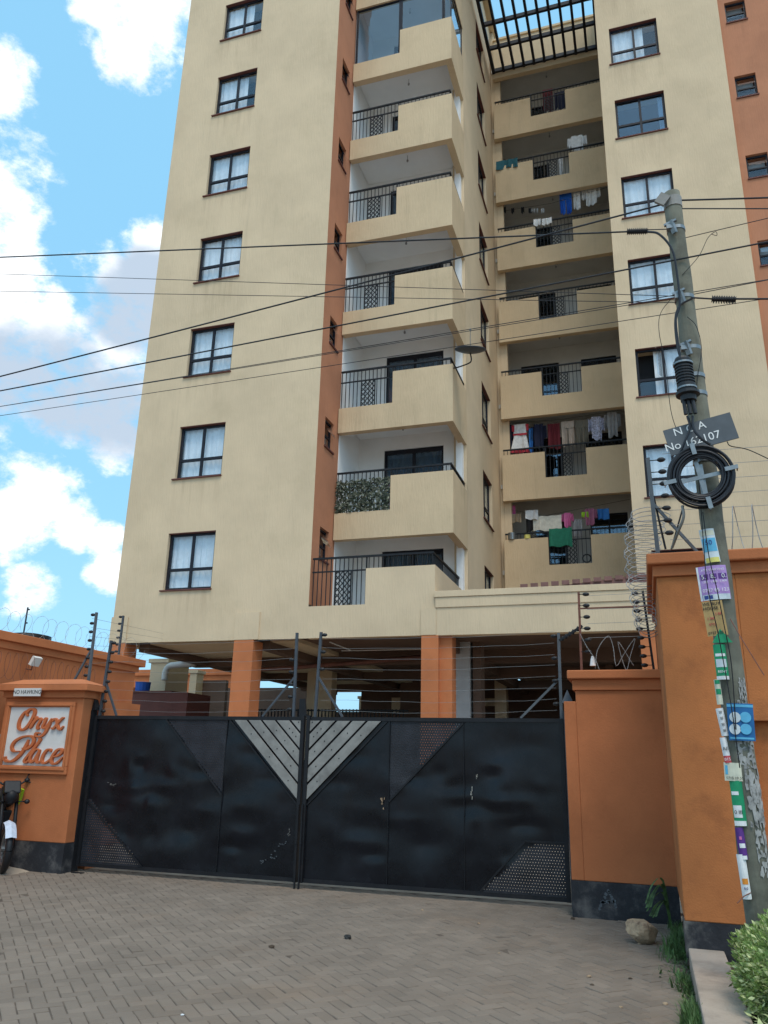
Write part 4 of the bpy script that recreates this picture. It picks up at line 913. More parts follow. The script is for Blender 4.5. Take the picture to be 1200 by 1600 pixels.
mb = MB(); mb.bar(at(1021, 775, 8.22), at(1040, 858, 8.22), 0.02, 0.02); mb.bar(at(1068, 790, 8.25), at(1049, 858, 8.25), 0.016, 0.016); tag(mb.build('stay_rods', 'black_metal', None, at(1040,858,8.22)), 'pair of thin black stay rods on the tall wall corner', 'rod')
wp = helix((0.75, 8.18, 3.88), (2.0, 8.18, 3.90), 0.26, 7, 12, squash=0.5); razor('razor_wire', wp, 'open razor wire loops on the tall orange wall right of the pole', 'razor wire coils on the walls', (1.2, 8.18, 3.64), wr=0.0045)
for i in range(7):
    z = 3.78 + i*0.155
    wire('fence_wire', [(0.36, 8.2, z+0.06), (4.5, 8.2, z)], 0.0028, 'thin strand of electric fence wire above the tall orange wall', 'wire', 'strands above the tall orange wall')

# ================================================================== things beyond the gate
def column_beyond(px0, px1, ytop, ybot_z, Y, mat, label, dep=0.5):
    a, b = at(px0, ytop, Y), at(px1, ytop, Y); mb = MB(); mb.box(a.x, b.x, Y, Y+dep, 0, a.z); mb.box(a.x-0.06, b.x+0.06, Y-0.05, Y+dep+0.05, a.z+0.001, a.z+0.12); return tag(mb.build('masonry_pier', mat, None, ((a.x+b.x)/2, Y, 0), bevel=0.01), label, 'pier')
column_beyond(236, 262, 1036, 0, 20.5, 'beige', 'cream pier with cap carrying the white gutter pipe beside the blue barrel', 1.2)
column_beyond(297, 308, 1052, 0, 27, 'beige', 'slim cream pier further back behind the gutter pipe')
column_beyond(561, 576, 1092, 0, 33, 'beige', 'short cream pier far back under the dark podium')
mb = MB(); a, b, c, d = at(258,1052,20.4), at(263,1042,20.4), at(275,1039,20.4), at(305,1037,20.4); mb.tube(crom([(a.x,a.y,a.z-0.2),a,b,c,d],5), 0.09, 10); tag(mb.build('gutter_pipe', 'gutter', None, a, smooth=True), 'white gutter pipe bending out from the cream pier', 'pipe')
a = at(224, 1066, 19.5); b = at(224, 1082, 19.5)
mb = MB(); mb.tube([(a.x,19.5,b.z),(a.x,19.5,b.z+0.03),(a.x,19.5,a.z-0.02),(a.x,19.5,a.z)], lambda t: 0.19+0.035*t, 14, True); tag(mb.build('water_barrel', 'barrel_blue', None, (a.x,19.5,b.z)), 'blue plastic barrel on a dark shelf beside the cream pier', 'barrel')
mb = MB(); w0 = at(205, 1090, 19.0); w1 = at(292, 1100, 19.0); mb.box(w0.x-1.0, w1.x, 19.0, 20.2, 0, b.z-0.045); mb.box(w0.x-1.0, w1.x-0.5, 18.97, 20.2, b.z-0.044, b.z-0.001); tag(mb.build('ramp_wall', 'sill', None, (w0.x,19,0)), 'dark red low wall carrying the blue barrel', 'wall')
mb = MB(); zz_ = at(280,1046,36).z; xx_ = at(385,1080,36).x; mb.box(xx_, 9, 36, 36.3, 0, 3.0); mb.box(xx_, 9, 35.9, 36.4, 3.001, 3.3); mb.box(-45, xx_, 36, 36.3, 0, zz_-0.3); mb.box(-45, xx_, 35.9, 36.4, zz_-0.299, zz_); tag(mb.build('rear_boundary_wall', 'orange', None, (-8,36,0)), 'long orange boundary wall closing the yard behind the podium', 'wall')
mb = MB(); mb.box(-22.5, -22.2, 20.6, 36, 0, 3.9); mb.box(-22.6, -22.1, 20.6, 36, 3.901, 4.2); tag(mb.build('side_boundary_wall', 'orange', None, (-22.3,28,0)), 'orange side boundary wall deep in the yard beyond the gutter pipe', 'wall')
fr_ = empty('yard_railing', (-9.4, 23, 0), 'black vertical bar railing under the podium behind the gate', 'railing')
for i in range(46):
    x = -11.6 + i*0.11; mb = MB(); mb.bar((x, 22.5, 1.6), (x, 22.5, 3.06), 0.03, 0.03); mb.build('bar', 'black_metal', fr_)
mb = MB(); mb.bar((-11.7,22.5,3.02), (-6.5,22.5,3.02), 0.05, 0.05); mb.bar((-11.7,22.5,2.75), (-6.5,22.5,2.75), 0.04, 0.04); mb.box(-11.7,-6.5,22.4,22.6,0,1.6); mb.build('rail', 'black_metal', fr_)
# far trees behind the yard
def far_tree(x, y, h, rad, label, seed):
    t = empty('tree', (x, y, 0), label, 'tree', 'trees beyond the yard'); r = random.Random(seed)
    mb = MB(); mb.tube([(x,y,0),(x+0.1,y,h*0.4),(x,y,h*0.75)], 0.14, 6, r_end=0.05); mb.build('trunk', 'rust', t)
    mb = MB()
    for i in range(900):
        u = Vector((r.gauss(0,1), r.gauss(0,1), r.gauss(0,1))).normalized()*rad*r.random()**0.4; c = Vector((x, y, h*0.8)) + Vector((u.x, u.y, u.z*0.8)); s = 0.12
        e1 = Vector((r.uniform(-1,1), r.uniform(-1,1), r.uniform(-1,1))).normalized()*s; e2 = e1.orthogonal().normalized()*s*0.6; mb.quad(c-e1, c-e2, c+e1, c+e2)
    tag(mb.build('crown', 'far_leaf', t), kind='stuff')
far_tree(-13.2, 44, 4.2, 1.2, 'small dark tree seen through the podium gap above the rear wall', 1)
far_tree(-15.6, 47, 4.4, 1.3, 'bushy tree seen through the podium gap beside a smaller tree', 2)

# ================================================================== UTILITY POLE
YP = 6.9
PB, PT = Vector((0.70, YP, 0.05)), Vector((0.598, YP, 6.955))
def pole_c(z): t = (z-PB.z)/(PT.z-PB.z); return PB.lerp(PT, t)
def pole_r(z): t = (z-PB.z)/(PT.z-PB.z); return 0.112 - 0.036*t
U = empty('utility_pole', PB, 'weathered wooden utility pole covered with posters in front of the tall orange wall', 'utility pole')
mb = MB(); zz = [0.05 + (6.955-0.05)*i/40 for i in range(41)]; r = random.Random(2)
mb.tube([pole_c(z) + Vector((r.uniform(-.004,.004), r.uniform(-.004,.004), 0)) for z in zz], lambda t: 0.112-0.036*t + 0.003*math.sin(t*60), 20)
mb.build('shaft', 'wood_pole', U, smooth=True)
mb = MB(); c = pole_c(6.83); mb.tube([c+Vector((0,0,-0.05)), c+Vector((0,0,0.06))], pole_r(6.83)+0.008, 20); mb.bar(c+Vector((-0.06,-0.09,0.06)), c+Vector((-0.13,-0.09,-0.03)), 0.03, 0.10); mb.build('top_clamp', 'slat_grey', U)
def strap(v, u=1075, bolt=True):
    p = at(u, v, YP); z = p.z; c = pole_c(z); mb = MB(); mb.tube([c+Vector((0,0,-0.018)), c+Vector((0,0,0.018))], pole_r(z)+0.006, 20)
    if bolt:
        mb.box(c.x-0.09, c.x-0.03, c.y-0.13, c.y-0.07, z-0.045, z+0.02); mb.bar((c.x-0.05,c.y-0.13,z+0.03), (c.x-0.02,c.y-0.10,z-0.09), 0.045, 0.03); mb.bar((c.x-0.11,c.y-0.11,z), (c.x+0.0,c.y-0.13,z+0.03), 0.03, 0.02)
    mb.build('strap_clamp', 'steel', U)
strap(362, 1050); strap(468, 1070); strap(547, 1085); strap(590, 1090, False); strap(618, 1092, False); strap(722, 1105, False)
# torn paper scraps wrapped on the pole
def wrap_patch(z0, z1, a0, a1, mat, name, parent, off=0.004, seed=0, torn=0.25):
    mb = MB(); n_, m_ = 10, 10; r = random.Random(seed); P_ = {}
    for i in range(n_+1):
        for j in range(m_+1):
            ta, tz = i/n_, j/m_
            if torn:
                ta += r.uniform(-torn, torn)/n_; tz += r.uniform(-torn, torn)/m_
            z = z0+(z1-z0)*tz; a = math.radians(a0+(a1-a0)*ta); c = pole_c(z); R = pole_r(z)+off+ (r.uniform(0,0.004) if torn else 0)
            P_[i,j] = (c.x + R*math.sin(a), c.y - R*math.cos(a), z)
    for i in range(n_):
        for j in range(m_):
            if torn and r.random() < torn*0.9: continue
            mb.quad(P_[i,j], P_[i+1,j], P_[i+1,j+1], P_[i,j+1])
    return mb.build(name, mat, parent, smooth=True)
for i, (v0, v1, a0, a1) in enumerate(((1060,1095,20,60),(1095,1160,0,60),(1160,1200,-20,60),(1200,1290,0,70),(1225,1285,20,75),(1295,1365,10,70))):
    za, zb = at(1150, v1, YP).z, at(1150, v0, YP).z; wrap_patch(za, zb, a0, a1, 'paper_scrap', 'torn_paper', U, 0.003+0.001*i, i, 0.42)
# posters: flat or lightly curled sheets standing a little off the pole
def poster(px, py, w_px, h_px, mat, label, tilt=0.0, Y=YP-0.125, curl=0.02, name='poster'):
    c = at(px, py, Y); k = (c-EYE).dot(_f)/FPX; w, h = w_px*k, h_px*k/math.cos(PITCH*0.4)
    o = empty(name, c, label, 'poster', 'posters on the utility pole'); mb = MB(); n_ = 6
    yy = lambda u: curl*((u*2-1)**2)
    def pt(u, v, d): x = (u-0.5)*w; z = (v-0.5)*h; return (c.x + x*math.cos(tilt) - z*math.sin(tilt), c.y + yy(u) + d, c.z + x*math.sin(tilt) + z*math.cos(tilt))
    for i in range(n_): 
        u0, u1 = i/n_, (i+1)/n_; mb.quad(pt(u0,0,0), pt(u1,0,0), pt(u1,1,0), pt(u0,1,0)); mb.quad(pt(u0,0,0.004), pt(u0,1,0.004), pt(u1,1,0.004), pt(u1,0,0.004))
    mb.quad(pt(0,0,0),pt(0,1,0),pt(0,1,.004),pt(0,0,.004)); mb.quad(pt(1,0,0),pt(1,0,.004),pt(1,1,.004),pt(1,1,0))
    mb.build('sheet', mat, o)
    def patch(u0, u1, v0, v1, m2, name='printed_block'):
        q = MB(); ns = 5
        for i in range(ns): a = u0+(u1-u0)*i/ns; b = u0+(u1-u0)*(i+1)/ns; q.quad(pt(a,v0,-0.002), pt(b,v0,-0.002), pt(b,v1,-0.002), pt(a,v1,-0.002))
        q.build(name, m2, o)
    def txt(s, u, v, size, m2):
        p = pt(u, v, -0.005); text('print', s, size*h, m2, o, p, rot=(math.pi/2, -tilt, 0))
    return o, patch, txt
o, pa, tx = poster(1109, 852, 22, 54, 'p_pale', 'pale blue and yellow flyer tied highest on the pole', 0.10)
pa(0.05,0.95,0.0,0.14,'p_yellow'); pa(0.05,0.95,0.32,0.72,'p_sky'); pa(0.05,0.95,0.80,0.95,'p_cream'); tx('50', 0.45, 0.58, 0.2, 'p_dark')
o, pa, tx = poster(1115, 910, 44, 54, 'p_purple', 'purple and white flyer with large figures 5 8 10', 0.06, curl=0.03)
pa(0.0,0.06,0,1,'c_white'); pa(0.08,0.98,0.0,0.16,'p_pale'); pa(0.1,0.35,0.60,0.76,'p_violet'); pa(0.40,0.64,0.60,0.76,'p_violet'); pa(0.69,0.97,0.60,0.76,'p_violet')
tx('5.', 0.2, 0.68, 0.19, 'c_white'); tx('8.', 0.51, 0.68, 0.19, 'c_white'); tx('10.', 0.82, 0.68, 0.19, 'c_white'); tx('0757 85 123', 0.53, 0.27, 0.14, 'c_white'); tx('1200   1 800   2 800', 0.53, 0.52, 0.08, 'c_white'); tx('AT 5 STARTING', 0.53, 0.87, 0.09, 'c_white'); pa(0.12,0.4,0.03,0.14,'p_dark')
o, pa, tx = poster(1117, 966, 30, 54, 'p_tan', 'tan board hand lettered with HOUSE below the purple flyer', 0.08, curl=0.0)
tx('WE BUY', 0.45, 0.92, 0.13, 'ink'); tx('HOUSE', 0.38, 0.79, 0.13, 'ink'); tx('0723', 0.35, 0.33, 0.1, 'p_redline'); tx('0727 105', 0.42, 0.08, 0.11, 'ink'); tx('1 BR', 0.3, 0.5, 0.1, 'p_redline'); tx('2 BR', 0.72, 0.62, 0.1, 'p_redline')
o, pa, tx = poster(1127, 1034, 18, 54, 'p_green', 'green house-shaped flyer with white strip high on the pole', 0.02)
pa(0.08,0.92,0.35,0.58,'p_pale'); pa(0.0,1.0,0.0,0.10,'c_white'); pa(0.1,0.9,0.66,0.74,'c_white'); tx('RENT', 0.5, 0.22, 0.1, 'c_white')
q = MB(); c_ = at(1127, 1004, YP-0.126); q.prism([(-0.066,0),(0.085,0),(0.0,0.11)], lambda u,z,d: (c_.x+u, c_.y+d, c_.z+z), 0, 0.004); q.build('roof_shape', 'p_green', o)
o, pa, tx = poster(1123, 1081, 9, 38, 'p_cream', 'narrow cream and green flyer below the first green flyer', 0.04); pa(0.1,0.9,0.4,0.62,'p_green'); pa(0.1,0.9,0.82,0.98,'p_green')
o, pa, tx = poster(1129, 1128, 11, 42, 'c_white', 'narrow white flyer with black lines beside the blue poster', 0.12)
for i in range(4): tx('III', 0.5, 0.85-i*0.22, 0.15, 'ink')
o, pa, tx = poster(1158, 1128, 38, 56, 'p_blue', 'blue poster with four pale round pictures', -0.03, Y=YP-0.15, curl=0.012)
for (u, v, m2) in ((0.25,0.63,'p_pale'),(0.68,0.63,'p_sky'),(0.25,0.30,'p_pale'),(0.70,0.30,'p_sky')):
    cc = at(1139+38*u, 1156-56*v, YP-0.158); q = MB(); q.tube([cc, cc+Vector((0,0.003,0))], 0.040, 20); q.build('round_picture', m2, o)
pa(0.0,1.0,0.90,0.97,'p_sky'); pa(0.05,0.95,0.04,0.09,'p_sky')
o, pa, tx = poster(1134, 1172, 10, 38, 'c_white', 'small white notice with red figures at its foot', 0.1); pa(0.0,1.0,0.0,0.28,'p_redline'); tx('AII', 0.5, 0.55, 0.2, 'ink'); tx('015', 0.5, 0.14, 0.16, 'c_white')
o, pa, tx = poster(1146, 1206, 26, 27, 'p_cream', 'cream card with blue mark and telephone digits', -0.02); pa(0.06,0.2,0.35,0.85,'p_sky'); tx('0715 19 50', 0.55, 0.16, 0.2, 'ink')
o, pa, tx = poster(1154, 1255, 18, 66, 'p_green', 'lower green house-shaped flyer stuck to the pole', 0.02); pa(0.05,0.7,0.18,0.45,'c_white'); pa(0.0,0.95,0.0,0.11,'c_white'); pa(0.05,0.6,0.68,0.76,'c_white'); tx('0 III', 0.4, 0.3, 0.12, 'ink')
o, pa, tx = poster(1159, 1318, 12, 46, 'p_violet', 'deep purple flyer low on the pole', 0.06); pa(0.2,0.9,0.36,0.5,'c_white'); pa(0.2,0.9,0.0,0.12,'c_white'); pa(0.3,0.6,0.62,0.72,'c_pink')
o, pa, tx = poster(1163, 1370, 13, 64, 'c_white', 'white strip flyer with orange dot lowest on the pole', 0.05); tx('8:0', 0.5, 0.24, 0.08, 'p_dark'); pa(0.2,0.85,0.33,0.46,'p_orange')
mb = MB(); mb.tube([at(1141,967,YP-0.10), at(1160,1000,YP-0.2), at(1194,1055,YP-0.3)], 0.004, 5); tag(mb.build('bent_wire', 'rust', None, at(1141,967,YP-0.1)), 'rusty bent wire sticking out from the pole beside the tan board', 'wire')
mb = MB(); mb.tube([at(1173,1395,YP-0.11), at(1163,1400,YP-0.16), at(1152,1411,YP-0.2)], 0.004, 5); tag(mb.build('wire_hook', 'rust', None, at(1173,1395,YP-0.1)), 'small rusty wire hook near the foot of the pole', 'wire')
# NCA plate
c = at(1094, 677, YP-0.14); S = empty('number_plate', c, 'grey metal plate hand painted NCA with a number on the pole', 'sign')
mb = MB(); tl = 0.20
pl_ = lambda u, z, d: (c.x + u*math.cos(tl) - z*math.sin(tl), c.y + d, c.z + u*math.sin(tl) + z*math.cos(tl))
mb.prism([(-0.28,-0.13),(0.28,-0.13),(0.28,0.115),(-0.28,0.115)], pl_, 0, 0.012); mb.build('plate', 'plate_grey', S)
text('lettering', 'N C A', 0.10, 'white_paint', S, pl_(-0.07, 0.065, -0.003), rot=(math.pi/2, -tl, 0)); text('lettering', 'No 162107', 0.10, 'white_paint', S, pl_(-0.08, -0.055, -0.003), rot=(math.pi/2, -tl, 0))
# cable joint enclosure
c = at(1072, 600, YP-0.17); J = empty('cable_closure', c, 'black ribbed cable joint closure strapped to the upper pole', 'cable closure')
mb = MB(); z0 = c.z; n_ = 9
prof = []
for i in range(n_): prof += [(z0-0.02+0.028*i, 0.078), (z0-0.02+0.028*i+0.010, 0.078), (z0-0.02+0.028*i+0.011, 0.068), (z0-0.02+0.028*i+0.027, 0.068)]
prof = [(z0-0.17,0.05),(z0-0.165,0.065),(z0-0.12,0.068),(z0-0.11,0.10),(z0-0.085,0.10),(z0-0.08,0.075)] + prof + [(z0+0.25,0.06),(z0+0.262,0.03)]
base = len(mb.v); ns = 18
for (z, rr) in prof:
    for k in range(ns): t = 2*math.pi*k/ns; mb.v.append((c.x + rr*math.cos(t) - (z-z0)*0.05, c.y + rr*math.sin(t), z))
for i in range(len(prof)-1):
    for k in range(ns): k2 = (k+1) % ns; mb.f.append((base+i*ns+k, base+i*ns+k2, base+(i+1)*ns+k2, base+(i+1)*ns+k)); mb.mi.append(0)
mb.build('housing', 'rubber', J)
for zz_ in (z0+0.19, z0-0.05):
    q = MB(); q.tube([(c.x-(zz_-z0)*0.05, c.y, zz_-0.008), (c.x-(zz_-z0)*0.05, c.y, zz_+0.008)], 0.085, 18); q.build('strap', 'steel', J)
for dx in (-0.035, 0.0, 0.035):
    q = MB(); q.tube([(c.x+dx, c.y-0.02, z0-0.16), (c.x+dx*1.1+0.01, c.y-0.03, z0-0.30)], 0.016, 8); q.build('cable_gland', 'rubber', J)
# slack cable coil on a cross bracket
cc = at(1095, 744, YP-0.20); K = empty('cable_coil', cc, 'large black cable coil held by a steel cross bracket on the pole', 'cable coil')
r = random.Random(8)
for i in range(11):
    rx = 0.262 - 0.010*i + r.uniform(-.004,.004); ry = rx*1.04; q = MB(); dy = r.uniform(-0.022, 0.022); ph = r.uniform(0, 6.28)
    q.tube([(cc.x + rx*math.cos(t+ph)+0.004*math.sin(3*t), cc.y + dy + 0.006*math.sin(2*t), cc.z + ry*math.sin(t+ph)) for t in [2*math.pi*k/40 for k in range(41)]], 0.0105, 7, cap=False); q.build('loop', 'cable', K, smooth=True)
q = MB(); tl2 = 0.17
for ang in (tl2, tl2+math.pi/2):
    d = Vector((math.cos(ang), 0, math.sin(ang))); q.bar(cc - d*0.22 + Vector((0,0.03+0.004*ang,0)), cc + d*0.22 + Vector((0,0.03+0.004*ang,0)), 0.034, 0.006, up=(0,1,0))
    for s in (-1, 1):
        e = cc + d*0.245*s; nrm_ = Vector((-d.z, 0, d.x)); q.box(e.x-0.001, e.x+0.001, e.y-0.001, e.y+0.001, e.z-0.001, e.z+0.001)
        q.bar(e - d*0.055 + Vector((0,-0.036,0)), e + d*0.045 + Vector((0,-0.036,0)), 0.036, 0.006, up=(0,1,0)); q.bar(e + d*0.045*s + Vector((0,-0.036,0)), e + d*0.045*s + Vector((0,0.036,0)), 0.036, 0.006, up=(1,0,0))
q.bar((cc.x+0.03, cc.y+0.06, cc.z-0.25), (cc.x-0.0, cc.y+0.06, cc.z+0.12), 0.05, 0.03, up=(0,1,0)); q.build('cross_bracket', 'steel', K)
CG = 'drop cables running down the pole'
def cable(pts, rad, label, mat='cable', cat='cable', group=None): return wire('cable', crom(pts, 6), rad, label, cat, group, mat, 6)
Yq = YP-0.16
cable([at(1012,362,YP-0.12), at(1030,366,Yq), at(1050,390,Yq), at(1058,430,Yq), at(1062,475,Yq), at(1056,500,Yq), at(1060,540,Yq), at(1066,578,Yq)], 0.011, 'thick black cable looping from the top splice down to the closure')
cable([at(1082,466,Yq), at(1062,478,Yq), at(1055,500,Yq), at(1058,540,Yq), at(1068,575,Yq)], 0.009, 'black cable dropping from the lower clamp to the closure')
cable([at(1074,650,Yq-0.02), at(1078,668,Yq-0.03), at(1070,690,Yq-0.05), at(1060,715,Yq-0.03)], 0.011, 'black cable leaving the closure for the left of the coil')
cable([at(1082,650,Yq-0.02), at(1083,668,Yq-0.03), at(1094,684,Yq-0.05), at(1110,695,Yq-0.03)], 0.011, 'black cable leaving the closure for the right of the coil')
cable([at(1066,790,Yq), at(1068,808,Yq), at(1060,830,Yq+0.1), at(1050,856,Yq+0.3)], 0.012, 'pale grey tail cable curving from the coil to the wall', 'slat_grey')
cable([at(1088,700,YP-0.13), at(1095,790,YP-0.14), at(1100,860,YP-0.16), at(1106,920,YP-0.19), at(1122,990,YP-0.15), at(1142,1100,YP-0.18), at(1156,1200,YP-0.16)], 0.004, 'thin black tie wire running down over the flyers', 'black_metal')
cable([at(1098,800,YP-0.13), at(1108,870,YP-0.16), at(1120,920,YP-0.18), at(1132,980,YP-0.15), at(1143,1040,YP-0.13), at(1150,1140,YP-0.17)], 0.004, 'second thin tie wire twisted round the flyers', 'black_metal')
cable([at(1050,465,YP-0.1), at(1032,490,YP-0.1), at(1030,520,YP-0.1), at(1040,570,YP-0.1), at(1048,640,YP-0.1), at(1060,680,YP-0.13)], 0.003, 'thin slack wire looping left of the pole', 'black_metal')
cable([at(1074,495,YP-0.1), at(1088,510,YP-0.1), at(1096,545,YP-0.1), at(1090,590,YP-0.1), at(1085,640,YP-0.12)], 0.003, 'thin slack wire looping right of the pole', 'black_metal')
cable([at(1066,430,YP-0.09), at(1092,400,YP-0.09), at(1106,372,YP-0.09), at(1118,362,YP-0.09), at(1120,368,YP-0.09), at(1112,366,YP-0.09)], 0.003, 'thin wire curl hooked over the strand right of the pole', 'black_metal')
cable([at(1136,690,YP-0.1), at(1142,697,YP-0.1), at(1170,703,YP-0.1), at(1215,724,YP-0.1)], 0.004, 'thin wire leading right from behind the number plate', 'black_metal')
# overhead lines (spans run along the street, parallel to the wall)
def span(pts, rad, label, sag=0.0, mat='cable'):
    a, b = pts; Q_ = []
    for i in range(25):
        t = i/24; p = a.lerp(b, t); p = p + Vector((0,0,-sag*4*t*(1-t))); Q_.append(p)
    return wire('overhead_cable', Q_, rad, label, 'cable', 'overhead cables at the pole', mat, 6)
def far(u, v, u2, v2, Y, x=-60):           # carry a measured line on past the frame edge
    a, b = at(u, v, Y), at(u2, v2, Y); d = a-b; return a + d*0.8
Yw = YP
span((far(0,402,980,362,Yw), at(980,362,Yw)), 0.0085, 'thick overhead cable ending in a splice left of the pole')
span((far(0,428,1060,463,Yw), at(1060,463,Yw)), 0.0035, 'thin overhead wire falling gently towards the lower clamp')
span((far(0,455,1060,473,Yw), at(1060,473,Yw)), 0.0035, 'thin overhead wire just under the falling one')
span((far(0,585,1040,318,Yw-0.05), at(1040,318,Yw-0.05)), 0.009, 'thick overhead cable climbing steeply to the pole top', 0.03)
span((far(0,609,1200,379,Yw-0.1), at(1260,366,Yw-0.1)), 0.008, 'thick overhead cable passing in front of the pole', 0.02)
span((far(0,633,1070,462,Yw), at(1070,462,Yw)), 0.0035, 'thin overhead wire rising to the lower clamp from below', 0.02)
span((far(0,637,1070,470,Yw+0.1), at(1240,430,Yw+0.1)), 0.004, 'thin overhead wire passing behind the lower clamp', 0.02)
span((far(0,651,1080,495,Yw+0.12), at(1240,460,Yw+0.12)), 0.0035, 'lowest thin overhead wire crossing behind the pole', 0.02)
span((at(1062,313,Yw), at(1300,306,Yw)), 0.009, 'thick overhead cable leaving the pole top to the right')
span((at(1064,326,Yw), at(1300,326,Yw)), 0.006, 'overhead cable leaving the pole just under the top cable')
span((at(1052,376,Yw), at(1300,317,Yw)), 0.004, 'thin strand rising to the right from the upper clamp')
span((at(1072,462,Yw), at(1300,418,Yw)), 0.004, 'thin strand rising to the right from the lower clamp')
span((at(1112,467,Yw-0.02), at(1300,467,Yw-0.02)), 0.009, 'thick cable running level right of the lower splice')
def splice(u0, u1, v0, v1, label, fins_down):
    a, b = at(u0, v0, Yw), at(u1, v1, Yw); s = empty('cable_splice', a, label, 'cable splice', 'ribbed cable splices'); mb = MB(); N_ = 40
    mb.tube([a.lerp(b, i/N_) for i in range(N_+1)], lambda t: 0.022 + 0.010*(1 if int(t*N_) % 4 < 2 else 0), 10); mb.build('body', 'rubber', s)
    if fins_down:
        for i in range(9): p = a.lerp(b, (i+0.5)/9); q = MB(); q.bar(p, p+Vector((0,0,-0.045)), 0.008, 0.008); q.build('prong', 'rubber', s)
splice(980, 1012, 362, 361, 'black ribbed cable splice hanging left of the pole top', False)
splice(1112, 1150, 467, 468, 'black pronged cable splice right of the lower clamp', True)
span((at(1012,359,Yw), at(1046,358,Yw-0.08)), 0.005, 'short tie from the left splice to the upper clamp'); span((at(1080,465,Yw-0.08), at(1112,467,Yw)), 0.008, 'short tie from the lower clamp to the right splice')

# ================================================================== SATELLITE DISH
c = at(735, 552, 18.3); Dd = empty('satellite_dish', c, 'grey satellite dish tilted to the sky on a balcony railing', 'satellite dish')
mb = MB(); ax = Vector((0.06, -0.26, 0.96)).normalized(); e1 = Vector((1,0,-0.1)).normalized(); e2 = ax.cross(e1)
rings = 7; ns = 28
for j in range(rings+1):
    rr = 0.42*j/rings
    for k in range(ns): t = 2*math.pi*k/ns; mb.v.append(tuple(c + (e1*math.cos(t)+e2*math.sin(t))*max(rr, 0.001) + ax*(0.10*(rr/0.42)**2)))
for j in range(rings):
    for k in range(ns): k2 = (k+1) % ns; mb.f.append((j*ns+k, j*ns+k2, (j+1)*ns+k2, (j+1)*ns+k)); mb.mi.append(0)
o = mb.build('reflector', 'dish', Dd, smooth=True); md = o.modifiers.new('s', 'SOLIDIFY'); md.thickness = 0.012
mb = MB(); mb.tube([c+ax*0.02, c+ax*0.60], 0.010, 6); mb.ell(c+ax*0.62, (0.03,0.03,0.05), 8, 6); mb.build('feed_arm', 'slat_grey', Dd)
mb = MB(); mb.tube(crom([(XBAY-0.06, 18.45, 11.62), (XBAY+0.12, 18.40, 11.60), (c.x-0.05, 18.33, 11.64), (c.x+0.02, 18.31, 11.72), c], 5), 0.018, 8); mb.build('mount_arm', 'black_metal', Dd, smooth=True)

# ================================================================== LAUNDRY
def sheet(mb, x0, x1, z0, z1, Y, amp=0.045, n_=12, m_=6, taper=0.0, shift=0.0, seed=0, sag=0.0):
    r = random.Random(seed); ph = r.uniform(0, 6)
    def P(i, j, d):
        u, v = i/n_, j/m_; xm = (x0+x1)/2; x = x0+(x1-x0)*u; x = xm + (x-xm)*(1+taper*v) + shift*v
        return (x, Y + d + amp*math.sin(ph+u*13+v*1.2+1.5*math.sin(u*5+ph))*(0.35+0.65*v), z1+(z0-z1)*v*(1+0.05*math.sin(ph*3+u*4)) + min(0.03,(z1-z0)*0.04)*math.sin(ph+u*9)*v - min(0.02,(z1-z0)*0.03)*abs(math.sin(u*9.4))*(1-v) - sag*4*u*(1-u))
    for i in range(n_):
        for j in range(m_):
            mb.quad(P(i,j,0),P(i+1,j,0),P(i+1,j+1,0),P(i,j+1,0)); mb.quad(P(i,j,.012),P(i,j+1,.012),P(i+1,j+1,.012),P(i+1,j,.012))
def garment(kind, u0, v0, u1, v1, Y, mats, label, seed=0, name='garment', cat='laundry', group='laundry on the kitchen balconies', slope=-0.12):
    a, b = at(u0, v0, Y), at(u1, v1 , Y); x0, x1 = a.x, b.x; zt = (a.z + at(u1, v0, Y).z)/2; zb = b.z; w, h = x1-x0, zt-zb; mb = MB()
    if kind == 'shirt':
        sheet(mb, x0+w*0.2, x1-w*0.2, zb, zt, Y, seed=seed); sheet(mb, x0, x0+w*0.24, zt-h*0.62, zt-h*0.08, Y+0.015, seed=seed+1, shift=-w*0.04); sheet(mb, x1-w*0.24, x1, zt-h*0.62, zt-h*0.08, Y+0.015, seed=seed+2, shift=w*0.04)
    elif kind == 'trousers':
        sheet(mb, x0, x1, zt-h*0.3, zt, Y, 0.015, seed=seed); sheet(mb, x0, x0+w*0.48, zb, zt-h*0.3, Y+0.01, seed=seed+1, taper=-0.12); sheet(mb, x1-w*0.48, x1, zb, zt-h*0.3, Y+0.01, seed=seed+2, taper=-0.12)
    elif kind == 'dress':
        sheet(mb, x0+w*0.2, x1-w*0.15, zt-h*0.36, zt, Y, 0.015, seed=seed); mb.cur = 0; sheet(mb, x0+w*0.22, x1-w*0.17, zb+h*0.1, zt-h*0.37, Y, seed=seed+1, taper=0.55)
        mb.cur = 1; sheet(mb, x0+w*0.0, x1, zb, zb+h*0.1, Y, seed=seed+1); sheet(mb, x0+w*0.16, x1-w*0.11, zt-h*0.40, zt-h*0.33, Y-0.02, 0.01, seed=seed); sheet(mb, x0+w*0.1, x0+w*0.24, zt-h*0.25, zt-h*0.02, Y-0.01, 0.01, seed=seed); sheet(mb, x1-w*0.18, x1-w*0.02, zt-h*0.25, zt-h*0.02, Y-0.01, 0.01, seed=seed)
    else: sheet(mb, x0, x1, zb, zt, Y, seed=seed, sag=0.03 if w > 1 else 0.0)
    return tag(mb.build(name, mats, None, ((x0+x1)/2, Y, zt)), label, cat, group)
Z7 = lambda x, y: (720 + x/3.636, 640 + y/3.636)
Z5 = lambda x, y: (720 + x/4.211, y/4.211)
def g7(kind, x0, y0, x1, y1, Y, mats, label, seed): return garment(kind, *Z7(x0,y0), *Z7(x1,y1), Y, mats, label, seed)
